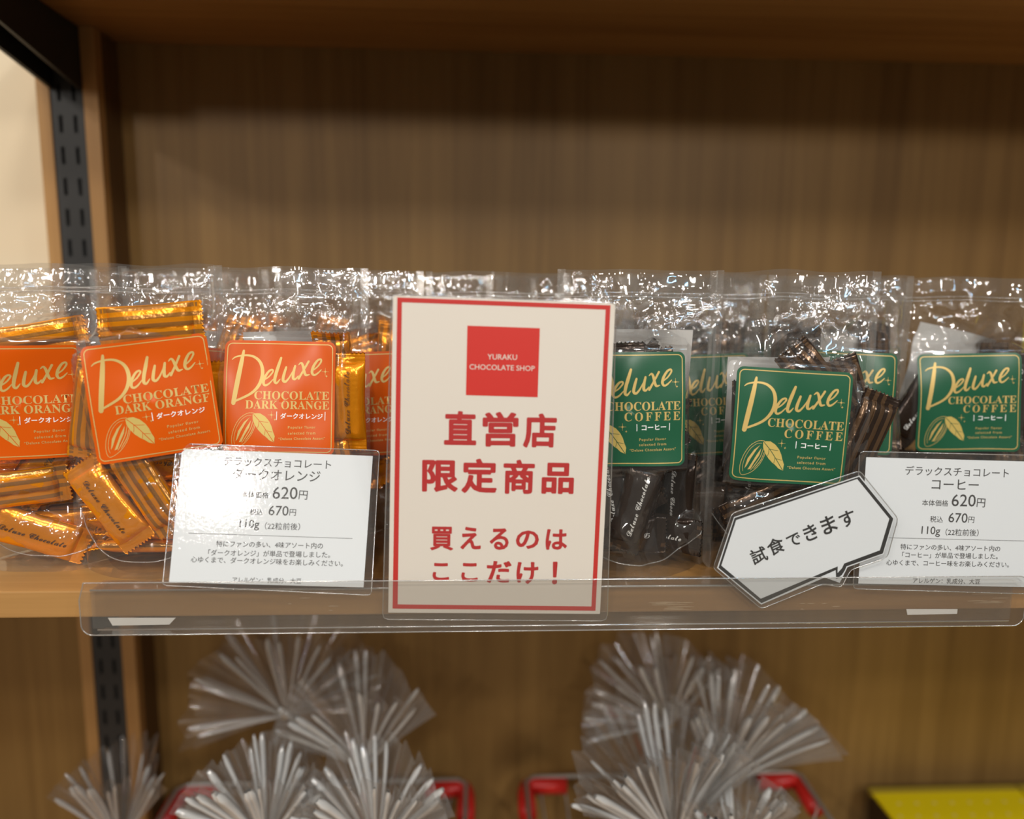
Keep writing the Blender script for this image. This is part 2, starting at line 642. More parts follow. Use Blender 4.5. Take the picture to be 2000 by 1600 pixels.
def label_art(kind):
    fl = Flat()
    BG, GOLD, WHT, LEAF = 0, 1, 2, 3
    if kind == 'coffee':
        q = ((335, 150), (1460, 185), (1415, 1275), (275, 1190))
    else:
        q = ((285, 858), (1197, 872), (1178, 1776), (253, 1762))
    rect = ((-LW/2, LH/2), (LW/2, LH/2), (LW/2, -LH/2), (-LW/2, -LH/2))
    H = homog(q, rect)
    HG = homog(((335, 150), (1460, 185), (1415, 1275), (275, 1190)), rect)
    u = LW/1130
    fl.poly(round_rect(LW, LH, .0048), BG, 0)
    ring(fl, round_rect(LW-.0036, LH-.0036, .0036), round_rect(LW-.0048, LH-.0048, .0031), GOLD, 1)

    def S(pts, w):
        fl.stroke([HG(*p) for p in pts], [x*u for x in w], GOLD, 1)
    S(((512, 250), (492, 340), (460, 480), (430, 610), (404, 722)), (22, 40, 47, 47, 44))
    S(((402, 326), (440, 303), (530, 292), (608, 308), (668, 358), (692, 432), (682, 515), (638, 592), (560, 652), (425, 705)), (7, 15, 19, 24, 30, 36, 36, 31, 25, 20))
    S(((712, 522), (760, 492), (798, 450), (790, 432), (756, 446), (714, 500), (700, 552), (718, 574), (756, 560), (800, 520)), (13, 15, 18, 18, 22, 28, 27, 22, 17, 9))
    S(((884, 325), (855, 400), (826, 480), (815, 538), (836, 556), (872, 520)), (24, 34, 34, 30, 22, 8))
    S(((936, 412), (912, 480), (902, 530), (926, 546), (966, 510), (1012, 440)), (22, 30, 30, 24, 17, 10))
    S(((1030, 402), (1010, 470), (1008, 516), (1030, 524), (1062, 494)), (22, 30, 29, 20, 8))
    S(((1066, 392), (1094, 374), (1112, 402), (1124, 458), (1140, 490), (1176, 486)), (8, 20, 27, 28, 25, 9))
    S(((1172, 362), (1120, 440), (1064, 520)), (22, 20, 24))
    S(((1216, 446), (1264, 414), (1302, 368), (1298, 345), (1262, 358), (1220, 412), (1204, 464), (1222, 492), (1258, 480), (1302, 444)), (13, 15, 18, 20, 22, 28, 28, 22, 17, 9))

    def star(cx, cy, r, hx):
        c = np.array(HG(cx, cy))
        P = []
        for i in range(8):
            rr = (r if i % 2 == 0 else r*.36)*u
            P.append(c+rr*np.array([math.cos(i*math.pi/4), math.sin(i*math.pi/4)]))
        fl.poly(P, GOLD, 1)
        if hx:
            for a in (0, 1):
                dv = np.array([1-a, a])*hx*u
                fl.stroke([c-dv, c+dv], [3*u, 3*u], GOLD, 1, False)
    star(1343, 464, 20, 36)
    star(1355, 507, 14, 0)
    star(776, 851, 20, 36)
    star(811, 896, 13, 0)
    # cacao pod and leaf
    pod = [(602, 826), (540, 824), (462, 868), (402, 955), (372, 1058), (386, 1140), (470, 1118), (548, 1052), (602, 962), (612, 880)]
    fl.stroke([HG(*p) for p in pod+[pod[0]]], [5*u]*11, GOLD, 1, True, 4)
    pod2 = [(575, 846), (526, 850), (468, 892), (420, 968), (396, 1052), (400, 1106)]
    fl.stroke([HG(*p) for p in pod2], [4*u]*6, GOLD, 1)
    for s in (((560, 862), (500, 905), (440, 985), (412, 1080), (430, 1060), (470, 985), (520, 910)),
              ((572, 890), (520, 960), (478, 1030), (442, 1090), (470, 1085), (500, 1030), (552, 955))):
        fl.poly([HG(*p) for p in s], GOLD, 1)
    for s in (((590, 900), (560, 975), (500, 1060), (470, 1098)), ((600, 930), (570, 1000), (530, 1050), (500, 1085))):
        fl.stroke([HG(*p) for p in s], [4*u, 7*u, 7*u, 3*u], GOLD, 1)
    fl.poly([HG(*p) for p in ((588, 838), (616, 828), (660, 830), (712, 862), (752, 908), (775, 955), (790, 1010), (806, 1052), (800, 1080), (796, 1110), (748, 1086), (712, 1050), (684, 1030), (640, 985), (606, 932), (588, 885))], LEAF, 1)
    for s, w in ((((600, 840), (680, 935), (792, 1104)), 6), (((650, 895), (645, 935), (635, 965)), 4), (((655, 902), (700, 912), (742, 918)), 4),
                 (((712, 980), (708, 1010), (700, 1035)), 4), (((722, 995), (752, 1002), (780, 1010)), 4)):
        fl.stroke([HG(*p) for p in s], [w*u]*3, BG, 2)

    def T(body, a, b, mi, **k):
        fl.text(body, H(*a), H(*b), mi, 1, **k)

    def TG(body, a, b, mi, **k):
        fl.text(body, HG(*a), HG(*b), mi, 1, **k)
    if kind == 'coffee':
        T(math_caps('CHOCOLATE'), (627, 694), (1384, 730), GOLD, hscale=1.04)
        T(math_caps('COFFEE'), (798, 800), (1378, 829), GOLD, spacing=1.38, hscale=1.08)
        T('コーヒー', (968, 896), (1226, 908), WHT, bold=.022)
        for a, b in (((921, 835), (919, 898)), ((1264, 852), (1260, 918))):
            fl.stroke([H(*a), H(*b)], [7*u, 7*u], WHT, 1, False)
        TG('Popular flavor', (940, 1004), (1222, 1018), GOLD, spacing=1.25, bold=.012)
    else:
        T(math_caps('CHOCOLATE'), (522, 1326), (1140, 1331), GOLD, hscale=.98)
        T(math_caps('DARK ORANGE'), (449, 1399), (1140, 1409), GOLD, hscale=1.04)
        T('ダークオレンジ', (737, 1480), (1085, 1487), WHT, bold=.02)
        for a, b in (((708, 1424), (706, 1487)), ((1106, 1428), (1104, 1492))):
            fl.stroke([H(*a), H(*b)], [7*u, 7*u], WHT, 1, False)
        TG('Popular flavor', (940, 998), (1222, 1012), GOLD, spacing=1.25, bold=.012)
    TG('selected from', (938, 1046), (1222, 1060), GOLD, spacing=1.25, bold=.012)
    TG('“Deluxe Chocolate Assort”', (840, 1092), (1325, 1116), GOLD, spacing=1.15, bold=.012)
    return fl.cut(.0045)


ART = {}


# settled poses of the chocolates in each pouch (x, y, z, quaternion)
POSES = {
    'left': [
        (-0.0021, -0.024, 0.167, 0.704, -0.704, -0.062, -0.062),
        (-0.0209, -0.026, 0.0623, 0.707, -0.707, -0.025, -0.025),
        (-0.0095, -0.024, 0.0283, 0.69, 0.69, 0.153, -0.153),
        (0.0273, 0.0189, 0.0522, 0.524, -0.524, -0.475, -0.475),
        (-0.0019, 0.0189, 0.0521, 0.522, -0.522, -0.477, -0.477),
        (0.0102, -0.0124, 0.0284, 0.623, 0.78, -0.041, -0.033),
        (0.0344, 0.0076, 0.0756, 0.46, -0.553, -0.534, -0.444),
        (0.0353, -0.0085, 0.0503, 0.555, -0.438, -0.429, -0.562),
        (-0.0013, -0.0022, 0.0831, 0.769, 0.638, -0.016, 0.042),
        (0.0101, 0.0087, 0.0276, 0.707, 0.707, -0, -0),
        (-0.0113, 0.0053, 0.0685, 0.491, -0.623, -0.487, -0.365),
        (-0.0166, -0.0181, 0.1029, 0.585, 0.672, -0.318, 0.324),
        (0.0002, -0.0155, 0.0791, 0.623, 0.635, -0.319, 0.326),
        (-0.043, 0.0001, 0.0512, 0.696, -0.002, -0.718, 0.002),
        (-0.0347, 0.0188, 0.0511, 0.501, 0.499, -0.499, 0.501),
        (0.0285, 0.0016, 0.1534, 0.585, -0.232, 0.434, 0.645),
        (-0.0136, 0.0068, 0.1138, 0.043, -0.985, -0.007, 0.169),
        (-0.0112, -0.0003, 0.1231, 0.055, -0.982, -0.073, 0.166),
        (0.0132, -0.0005, 0.1254, 0.038, -0.984, 0.017, 0.175),
    ],
    'tilt': [
        (0.0151, -0.022, 0.1811, 0.706, -0.706, -0.031, -0.031),
        (-0.0201, -0.024, 0.0532, 0.624, 0.624, 0.332, -0.332),
        (-0.0288, -0.022, 0.1209, 0.542, -0.542, -0.455, -0.455),
        (0.0078, -0.025, 0.0646, 0.612, -0.612, 0.354, 0.354),
        (-0.0053, -0.005, 0.0191, 0, -1, -0.007, 0),
        (-0.0002, -0.0051, 0.0293, 0, -0.022, -1, -0),
        (-0.0095, 0.0172, 0.0276, 0.707, 0.707, 0, 0),
        (-0.0051, -0.0025, 0.0395, 1, -0, 0, 0.019),
        (0.0439, -0.0124, 0.0511, 0, 0.707, -0, 0.707),
        (-0.0086, -0.0044, 0.0497, 0, 0.029, 1, -0),
        (0.0014, -0.0046, 0.0599, 1, -0, 0, -0.003),
        (0.0118, -0.0146, 0.106, 0.722, 0.691, -0.029, -0.034),
        (-0.0101, 0.0189, 0.0548, 0.707, -0.707, -0.001, 0.001),
        (-0.0084, -0.0018, 0.0786, 0.693, -0.693, -0.14, 0.14),
        (0.0143, -0.0033, 0.0786, 0.14, -0.14, 0.693, -0.693),
        (-0.0011, -0.0016, 0.106, 0.691, -0.722, -0.007, 0.007),
        (0, 0.0189, 0.082, 0, -0, -0.707, 0.707),
        (-0.0007, -0.0128, 0.1334, 0.027, 0.031, 0.712, 0.701),
        (0.0102, 0.0085, 0.1223, 0.129, 0.217, -0.812, 0.526),
        (-0.0354, 0.01, 0.1012, 0.433, -0.559, -0.559, -0.433),
    ],
    'upright': [
        (0.046, -0.022, 0.1253, 0.5, 0.5, -0.5, 0.5),
        (-0.0371, -0.018, 0.1189, 0.487, 0.487, -0.513, 0.513),
        (0.0377, -0.02, 0.0697, 0.455, -0.455, -0.542, -0.542),
        (-0.0119, -0.0194, 0.0276, 0.018, 0.018, 0.707, 0.707),
        (0.0118, 0.0099, 0.0191, 0, -0.005, -1, 0),
        (-0.0082, -0.0199, 0.0783, 0.481, -0.518, -0.481, -0.518),
        (0.0048, 0.0148, 0.0378, 0.707, -0.707, 0.006, -0.006),
        (-0.0039, -0.009, 0.0276, 0.707, 0.707, -0.014, -0.014),
        (0.0118, -0.0091, 0.0548, 0.707, 0.707, -0.004, -0.004),
        (-0.0119, -0.0087, 0.082, 0.706, -0.706, 0.029, -0.032),
        (-0.0049, -0.001, 0.0996, 0.344, 0.937, -0.051, -0.01),
        (0.0102, 0.0172, 0.065, 0.707, 0.707, -0.021, -0.021),
        (0.012, 0.0161, 0.0922, 0.706, 0.706, -0.036, -0.036),
        (0.0053, 0.0092, 0.1129, 0.997, -0.078, 0.007, -0.009),
        (-0.0058, -0.003, 0.1304, 0.952, -0.277, 0.024, -0.125),
        (0.0354, -0.0029, 0.1469, 0.632, -0.318, -0.318, -0.632),
        (0.0097, 0.0189, 0.1428, 0.695, -0.695, -0.131, -0.131),
        (-0.0111, 0.0035, 0.1764, 0.1, -0.282, -0.835, -0.462),
        (-0.0103, 0.0087, 0.1536, 0.705, 0.705, -0.059, 0.059),
    ],
    'poster': [
        (-0.003, -0.026, 0.0546, 0.565, 0.565, -0.426, 0.426),
        (-0.0115, -0.022, 0.1348, 0.491, 0.491, -0.509, 0.509),
        (0.0156, -0.014, 0.1302, 0.542, -0.542, 0.455, 0.455),
        (-0.023, -0.022, 0.0631, 0.455, 0.455, -0.542, 0.542),
        (0.0072, -0.004, 0.0921, 0.683, 0.69, -0.092, 0.221),
        (-0.0117, -0.0113, 0.0276, 0.026, -0.026, -0.707, 0.707),
        (0.02, -0.001, 0.0276, 0.664, 0.664, -0.244, -0.244),
        (-0.0105, -0.0018, 0.0436, 0.525, 0.791, -0.279, 0.143),
        (-0.0104, -0.0065, 0.1137, 0.683, 0.69, -0.092, 0.221),
        (-0.0105, 0.0059, 0.0515, 0.803, -0.531, -0.118, -0.242),
        (-0.0109, -0.0064, 0.1437, 0.679, 0.688, -0.065, 0.247),
        (0.0359, 0.0005, 0.0511, 0.264, 0.656, 0.264, -0.656),
        (0.0314, 0.0189, 0.0511, 0.5, 0.5, -0.5, 0.5),
        (-0.0348, -0.001, 0.1721, 0.179, 0.684, -0.491, 0.509),
        (-0.0354, 0.0035, 0.078, 0.617, 0.346, -0.346, 0.617),
        (0.0097, 0.0189, 0.1235, 0.121, -0.121, -0.697, -0.697),
        (-0.0101, 0.0184, 0.0767, 0.412, -0.402, 0.575, 0.582),
        (-0.0108, 0.0043, 0.1456, 0.682, 0.689, -0.056, 0.239),
        (-0.0115, 0.0034, 0.1065, 0.713, 0.695, 0.042, 0.086),
    ],
    'front': [
        (0.0138, -0.018, 0.1412, 0.643, -0.643, 0.293, 0.293),
        (0.046, -0.02, 0.1029, 0.579, -0.579, -0.406, -0.406),
        (0.0419, -0.006, 0.1267, 0.579, -0.579, 0.406, 0.406),
        (-0.0171, -0.02, 0.059, 0.683, -0.683, -0.183, -0.183),
        (-0.0124, -0.0187, 0.1856, 0.663, 0.661, -0.247, 0.248),
        (0.0116, -0.0124, 0.0191, 0, 1, -0, 0),
        (-0.0119, 0.0189, 0.0276, 0.707, -0.707, -0, -0),
        (-0.0181, 0.007, 0.0824, 0.683, -0.351, -0.47, -0.435),
        (-0.0105, -0.0057, 0.0387, 0.813, -0.582, -0, 0),
        (0.0076, -0.0003, 0.0543, 0.577, -0.409, 0.409, 0.577),
        (-0.0281, 0.0099, 0.1069, 0.162, -0.543, 0.236, 0.79),
        (0.0354, -0.0002, 0.0491, 0.402, 0.582, -0.582, 0.402),
        (-0.0354, -0.0209, 0.1088, 0.5, 0.5, -0.5, 0.5),
        (0.0354, 0.0058, 0.0918, 0.49, -0.509, -0.51, -0.49),
        (0.0082, 0.0027, 0.0766, 0.577, -0.409, -0.409, -0.577),
        (-0.0321, -0, 0.0537, 0.412, 0.575, -0.575, 0.412),
        (0.0354, 0.0158, 0.0719, 0.472, -0.527, -0.527, -0.472),
        (0.0082, 0.0189, 0.0885, 0.5, -0.5, -0.5, -0.5),
    ],
    'far': [
        (-0.0424, -0.02, 0.117, 0.612, 0.612, -0.354, 0.354),
        (-0.0201, -0.014, 0.1218, 0.542, -0.542, -0.455, -0.455),
        (-0.0354, -0.001, 0.043, 0.642, 0.297, -0.297, 0.642),
        (0.0136, 0.0095, 0.0281, 0, -0.168, 0, -0.986),
        (0.0349, -0.0209, 0.0511, 0.5, -0.5, -0.5, -0.5),
        (0.0352, -0.0083, 0.0511, 0.509, 0.49, -0.473, 0.526),
        (0.0109, -0.0015, 0.0495, 0.651, -0.731, 0.016, 0.206),
        (0.0106, 0.001, 0.078, 0.65, -0.735, 0.029, 0.191),
        (0.0013, 0.0092, 0.0606, 0.766, 0.566, 0.291, -0.087),
        (0.0103, 0.0189, 0.0858, 0.18, -0.18, -0.684, -0.684),
        (0.0317, 0.0087, 0.1255, 0.47, 0.47, 0.528, -0.528),
        (0.0327, -0.007, 0.1156, 0.426, -0.525, 0.568, 0.469),
        (-0.0276, 0.0076, 0.1026, 0.869, 0.079, -0.489, -0.004),
        (0.0191, -0.001, 0.171, 0.517, -0.709, -0.478, -0.031),
        (0.0342, -0.0209, 0.1258, 0.489, 0.489, 0.51, -0.51),
        (0.0106, -0.0129, 0.1823, 0.048, 0.115, -0.383, 0.915),
        (0.0354, 0.0189, 0.1317, 0.5, -0.5, 0.5, 0.5),
        (-0.0328, -0.001, 0.1846, 0.26, -0.624, -0.657, -0.332),
    ],
    'genA': [
        (0.0039, 0.0185, 0.0276, 0.707, 0.707, 0, 0),
        (-0.0063, -0.011, 0.0191, 1, -0, 0, -0.025),
        (0.0071, -0.0124, 0.0293, 1, 0, 0, -0),
        (-0.0019, -0.0118, 0.0395, 0, 1, 0.009, -0),
        (0.0119, 0.0189, 0.0548, 0.707, -0.707, 0, 0),
        (-0.0103, 0.0075, 0.0374, 0.675, -0.738, 0.002, 0.002),
        (0.0439, 0.0001, 0.07, 0.7, -0.099, -0.7, 0.099),
        (0.0252, 0.0019, 0.0795, 0.396, -0.586, -0.586, -0.396),
        (-0.0354, -0.0209, 0.0817, 0.5, -0.5, -0.5, -0.5),
        (-0.0119, 0.0189, 0.082, 0, -0, -0.707, -0.707),
        (-0.0084, -0.0035, 0.081, 0.652, 0.56, 0.187, -0.477),
        (-0.0091, 0.0189, 0.1209, 0.696, 0.696, -0.127, 0.127),
        (0.0332, 0.0078, 0.1459, 0.499, -0.534, -0.466, -0.499),
        (-0.0135, -0.0093, 0.0925, 0.575, -0.695, 0.411, 0.131),
        (-0.0097, 0.0189, 0.1497, 0.127, -0.127, 0.696, 0.696),
        (0.0085, -0.0109, 0.1089, 0.15, -0.396, -0.691, -0.586),
        (-0.0119, -0.011, 0.1268, 0.591, -0.795, 0.043, -0.129),
        (0.0217, -0.0099, 0.0869, 0.487, 0.229, -0.56, 0.63),
    ],
    'genB': [
        (0.0082, 0.0189, 0.0511, 0.5, 0.5, -0.5, 0.5),
        (-0.0047, -0.0167, 0.0285, 0.816, -0.578, -0, 0),
        (-0.0116, -0.0059, 0.0285, 0.816, -0.578, -0, 0),
        (0.0115, 0.0087, 0.0276, 0.707, -0.707, 0, -0),
        (0.0119, -0.0048, 0.0521, 0, -0, 0.861, -0.508),
        (0.0042, -0.0209, 0.0566, 0.707, -0.707, -0, -0),
        (-0.0112, 0.0028, 0.0594, 0.508, 0.862, 0, 0),
        (0.0354, 0.0189, 0.0511, 0.5, -0.5, -0.5, -0.5),
        (0.0071, -0.0118, 0.0771, 0.071, -0.997, -0, -0),
        (-0.006, 0.0087, 0.082, 0.707, 0.707, -0, 0),
        (0.0119, -0.0015, 0.0977, 0.707, 0.707, 0, 0),
        (-0.0097, 0.0189, 0.1009, 0.697, -0.697, -0.117, -0.117),
        (0.0354, -0.0104, 0.1153, 0.391, -0.589, -0.589, -0.391),
        (-0.0112, -0.0155, 0.1064, 0.15, 0.239, 0.51, -0.812),
        (0.0289, -0.0058, 0.1533, 0.415, -0.651, -0.572, -0.276),
        (-0.0307, -0.0112, 0.1451, 0.354, 0.55, -0.612, 0.444),
        (-0.008, 0.0087, 0.1092, 0.707, 0.707, -0, 0),
        (-0.0354, 0.0189, 0.148, 0.5, -0.5, -0.5, -0.5),
    ],
}


# ------------------------------------------------------------------ setting: wall, post, upright
YW, YP = .36, .31
xpl = PY(94.5, 497, YP)[0]
xcl = PY(121, 497, YP)[0]
xcr = PY(182, 497, YP)[0]
xpr = PY(212, 497, YP)[0]
ZT = float(np.mean([PY(1000, 103, YW)[2], PY(1900, 125, YW)[2]]))
ZLOW = -.47
box('wall_back', (xpr-.01, YW, ZLOW-.05), (1.3, YW+.02, .75), MT['wall'], kind='structure')
box('wall_left', (-1.6, YW-.004, -.0189), (xpl+.01, YW+.016, 1.2), MT['cream'], kind='structure')
box('wall_left', (-1.6, YW-.002, ZLOW-.05), (xpl+.01, YW+.018, -.019), MT['wall'], kind='structure')
# wooden post either side of the metal upright
bm = bmesh.new()
box_bm(bm, (xpl, YP, ZLOW), (xcl-.0006, YW+.01, ZT), .0008)
box_bm(bm, (xcr+.0006, YP, ZLOW), (xpr, YP+.014, ZT), .0008)
box_bm(bm, (xcl-.001, YP+.012, ZLOW), (xcr+.001, YW+.01, ZT))
mobj('trim_1', bmesh_mesh('trim_1', bm), None, [MT['post']], kind='structure')
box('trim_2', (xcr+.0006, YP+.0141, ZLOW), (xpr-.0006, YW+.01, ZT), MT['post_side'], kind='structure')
box('floor', (-3.5, -4.2, -1.12), (3.5, YW, -1.1), MT['floor'], kind='structure')
# slotted upright channel
V, Fc, Mi = [], [], []
wch = xcr-xcl
cols = [0, .205, .315, .665, .775, 1]
zc0 = PY(116, 241.5, YP)[2]
pit = zc0-PY(120, 303.2, YP)[2]
hs = pit*.55
zs = [ZLOW]
z = zc0-math.floor((zc0-ZLOW)/pit)*pit
while z < ZT-.03:
    if z-hs/2 > ZLOW:
        zs += [z-hs/2, z+hs/2]
    z += pit
zs.append(ZT)
for i in range(len(zs)-1):
    for j in range(5):
        sl = i % 2 == 1 and j in (1, 3)
        y = YP+.0045 if sl else YP+.0012
        b = len(V)
        V += [(xcl+wch*cols[j], y, zs[i]), (xcl+wch*cols[j+1], y, zs[i]), (xcl+wch*cols[j+1], y, zs[i+1]), (xcl+wch*cols[j], y, zs[i+1])]
        Fc.append((b, b+1, b+2, b+3))
        Mi.append(1 if sl else 0)
b = len(V)
V += [(xcl, YP+.0012, ZLOW), (xcr, YP+.0012, ZLOW), (xcr, YP+.0012, ZT), (xcl, YP+.0012, ZT), (xcl, YP+.010, ZLOW), (xcr, YP+.010, ZLOW), (xcr, YP+.010, ZT), (xcl, YP+.010, ZT)]
for f in ((0, 4, 7, 3), (1, 2, 6, 5), (4, 5, 6, 7)):
    Fc.append(tuple(b+i for i in f))
    Mi.append(0)
mobj('slotted_upright', mesh('slotted_upright', V, Fc, Mi), None, [MT['black'], MT['slot']],
     label='black slotted metal upright set between two wooden strips at left', category='shelf upright')
# bracket under the upper shelf
zw = PY(108, 174, YP)[2]
q = PL(0, 85, (xcl, 0, 0), (1, 0, 0))
sl = (q[2]-zw)/(YP-q[1])
yf = .02
zf = min(zw+sl*(YP-yf), ZT-.012)
prof = [(YP+.001, zw), (YP+.001, ZT-.0008), (yf, ZT-.0008), (yf, zf)]
root = empty('shelf_bracket', ((xcl+xcr)/2, YP, ZT), label='black tapered steel bracket under the upper shelf at top left', category='bracket')
hw = wch/2
for nm, x0, x1 in (('side_plate', -hw, -hw+.004), ('side_plate', hw-.004, hw)):
    P3 = [Vector((x0, y-YP, z-ZT)) for y, z in prof]
    Vv = [tuple(p) for p in P3]+[(x1, p.y, p.z) for p in P3]
    me = mesh(nm, Vv, [(0, 1, 2, 3), (7, 6, 5, 4), (0, 4, 5, 1), (1, 5, 6, 2), (2, 6, 7, 3), (3, 7, 4, 0)])
    mobj(nm, me, root, [MT['black']])

box('shelf_board', (xcl-.012, -.005, ZT), (1.3, YW, ZT+.02), MT['shelf'], bev=.001,
    label='upper wooden shelf board seen from below along the top', category='shelf')
# middle shelf, with scraped front edge
bm = bmesh.new()
box_bm(bm, (-1.5, 0, -.019), (1.3, YP-.0002, 0), .0011)
me = bmesh_mesh('shelf_board', bm)
fl = Flat()
rq_ = np.random.RandomState(5)
for (x0, x1, y0, y1, n) in ((1262, 1400, 1173, 1193, 9), (1888, 1990, 1160, 1178, 8), (560, 760, 1165, 1195, 5), (1560, 1700, 1170, 1195, 5)):
    for i in range(n):
        yy_ = rq_.uniform(y0, y1)
        xa_ = rq_.uniform(x0, x0+(x1-x0)*.5)
        ln_ = rq_.uniform(.15, .55)*(x1-x0)*(1 if n > 5 else .2)
        p, q = PY(xa_, yy_, 0), PY(xa_+ln_, yy_-.012*ln_, 0)
        fl.stroke([(p[0], p[2]), ((p[0]+q[0])/2, (p[2]+q[2])/2+.0001), (q[0], q[2])], [.0003, .0007, .0002], 1, 0)
bm = bmesh.new()
bm.from_mesh(me)
nb = len(bm.faces)
bm.from_mesh(fl.build('s', lambda x, y, l: (x, -.0002+l*.0001, y)))
bm.faces.ensure_lookup_table()
for f in bm.faces[nb:]:
    f.material_index = 1
bm.to_mesh(me)
bm.free()
mobj('shelf_board', me, None, [MT['shelf'], MT['scrape']],
     label='middle wooden shelf board carrying the clear pouches of chocolates', category='shelf')
box('shelf_board', (-1.5, -.01, ZLOW-.02), (1.3, YP-.0002, ZLOW), MT['shelf'], bev=.001,
    label='lowest wooden shelf board under the baskets and yellow cartons', category='shelf')

# ------------------------------------------------------------------ clear price rail along the shelf edge
xl, xr = PY(156, 1180, -.012)[0], PY(2001, 1180, -.012)[0]
zt, zb = .0105, -.0262
rail = empty('price_rail', (0, 0, 0), label='long clear plastic price rail clipped along the middle shelf edge', category='price rail')
th = .0007


def rail_outline(y):
    P = []
    for cx, cz, a0 in ((xr-.006, zt-.006, 0), (xl+.004, zt-.0008, 90), (xl+.0075, zb+.0075, 180), (xr-.0075, zb+.0075, 270)):
        r = .006 if a0 == 0 else (.0008 if a0 == 90 else .0075)
        for i in range(7):
            a = R(a0+90*i/6)
            P.append((cx+r*math.cos(a), y, cz+r*math.sin(a)))
    P.insert(14, (xl, y, zt-.012))
    return P


slab('front_flap', rail_outline(-.0126), (0, 1, 0), th, MT['acrylic'], rail)
# bright polished rim of the flap
po = rail_outline(-.0126)
tube('flap_rim', [(p[0], -.0126, p[2]) for p in po], .0004, MT['acrylic_edge'], rail, 5, True)
bm = bmesh.new()
box_bm(bm, (xl+.002, -.0022, zb), (xr-.002, -.0014, .0012))
box_bm(bm, (xl+.002, -.0022, .0006), (xr-.002, .0165, .0013))
mobj('back_sheet', bmesh_mesh('back_sheet', bm), rail, [MT['acrylic']])
bm = bmesh.new()
box_bm(bm, (xl+.0105, -.0122, zb-.0003), (xr-.0075, -.0014, zb+.0006))
mobj('bottom_fold', bmesh_mesh('bottom_fold', bm), rail, [MT['acrylic']])
tube('fold_edge', [(xl+.0105, -.0122, zb+.0036), (xr-.0105, -.0122, zb+.0036)], .0006, MT['acrylic_edge'], rail, 5)
tube('bend_edge', [(xl+.002, -.0022, .0012), (xr-.002, -.0022, .0012)], .0008, MT['acrylic_edge'], rail, 6)
for a, b_, c_, d_ in (((211, 1207), (343, 1207), (331, 1220), (220, 1222)), ((1770, 1190), (1870, 1190), (1869, 1199), (1772, 1201))):
    slab('white_tape', [PY(*p, -.0028) for p in (a, b_, c_, d_)], (0, 1, 0), .0004, MT['tape'], rail, label='strip of white double-sided tape')


# ------------------------------------------------------------------ laminated cards
class Card:
    def __init__(self, quad, p0, nrm):
        self.p0, self.n = np.asarray(p0, float), np.asarray(nrm, float)/np.linalg.norm(nrm)
        c = [PL(*q, self.p0, self.n) for q in quad]
        self.o = (c[0]+c[1]+c[2]+c[3])/4
        ex = (c[1]-c[0])+(c[2]-c[3])
        ex -= self.n*(ex@self.n)
        self.ex = ex/np.linalg.norm(ex)
        self.ez = np.cross(self.ex, self.n)*1.0
        if self.ez[2] < 0:
            self.ez = -self.ez

    def uv(self, px, py):
        d = PL(px, py, self.p0, self.n)-self.o
        return (d@self.ex, d@self.ez)

    def w(self, u, v, off=0.0):
        return self.o+self.ex*u+self.ez*v-self.n*off


def card_thing(name, card, paper_px, lam_px, art, mats, **kw):
    root = empty(name, tuple(card.o), **kw)
    fl = Flat()
    P = [card.uv(*p) for p in paper_px]
    fl.poly(P, 0, 0)
    art(fl, card)
    me = fl.build('printed_paper', lambda x, y, l: card.w(x, y, .00008+l*.0001)-card.o)
    k = len(me.vertices)
    # rear face gives the sheet its thickness
    bm = bmesh.new()
    bm.from_mesh(me)
    bk = [bm.verts.new(card.w(*p, -.00008)-card.o) for p in P]
    fr = [bm.verts.new(card.w(*p, .00006)-card.o) for p in P]
    bm.faces.new(bk)
    for i in range(len(P)):
        bm.faces.new((bk[i], bk[(i+1) % len(P)], fr[(i+1) % len(P)], fr[i]))
    bm.to_mesh(me)
    bm.free()
    mobj('printed_paper', me, root, mats)
    L = [card.w(*card.uv(*p))-card.o for p in lam_px]
    slab('laminate_sleeve', L, card.n, .0011, MT['laminate'], root)
    tube('sleeve_rim', L, .00035, MT['acrylic_edge'], root, 5, True)
    return root


def rounded_px(pts, r=9):
    out = []
    n = len(pts)
    for i in range(n):
        p, a, b = (np.array(pts[k % n], float) for k in (i, i-1, i+1))
        u, v = (a-p)/np.linalg.norm(a-p), (b-p)/np.linalg.norm(b-p)
        for t in (0, .5, 1):
            s, e = p+u*r, p+v*r
            out.append(tuple((1-t)**2*s+2*t*(1-t)*p+t*t*e))
    return out


def zp(ox, oy, sc):
    return lambda x, y: (ox+x/sc, oy+y/sc)


# poster
Z5, Z6 = zp(740, 560, 4.1667), zp(740, 840, 4.0)
pq = [Z5(115, 70), Z5(1925, 137), Z6(1727, 1437), Z6(73, 1427)]
pc = Card(pq, (0, -.0095, 0), (0, 1, 0))


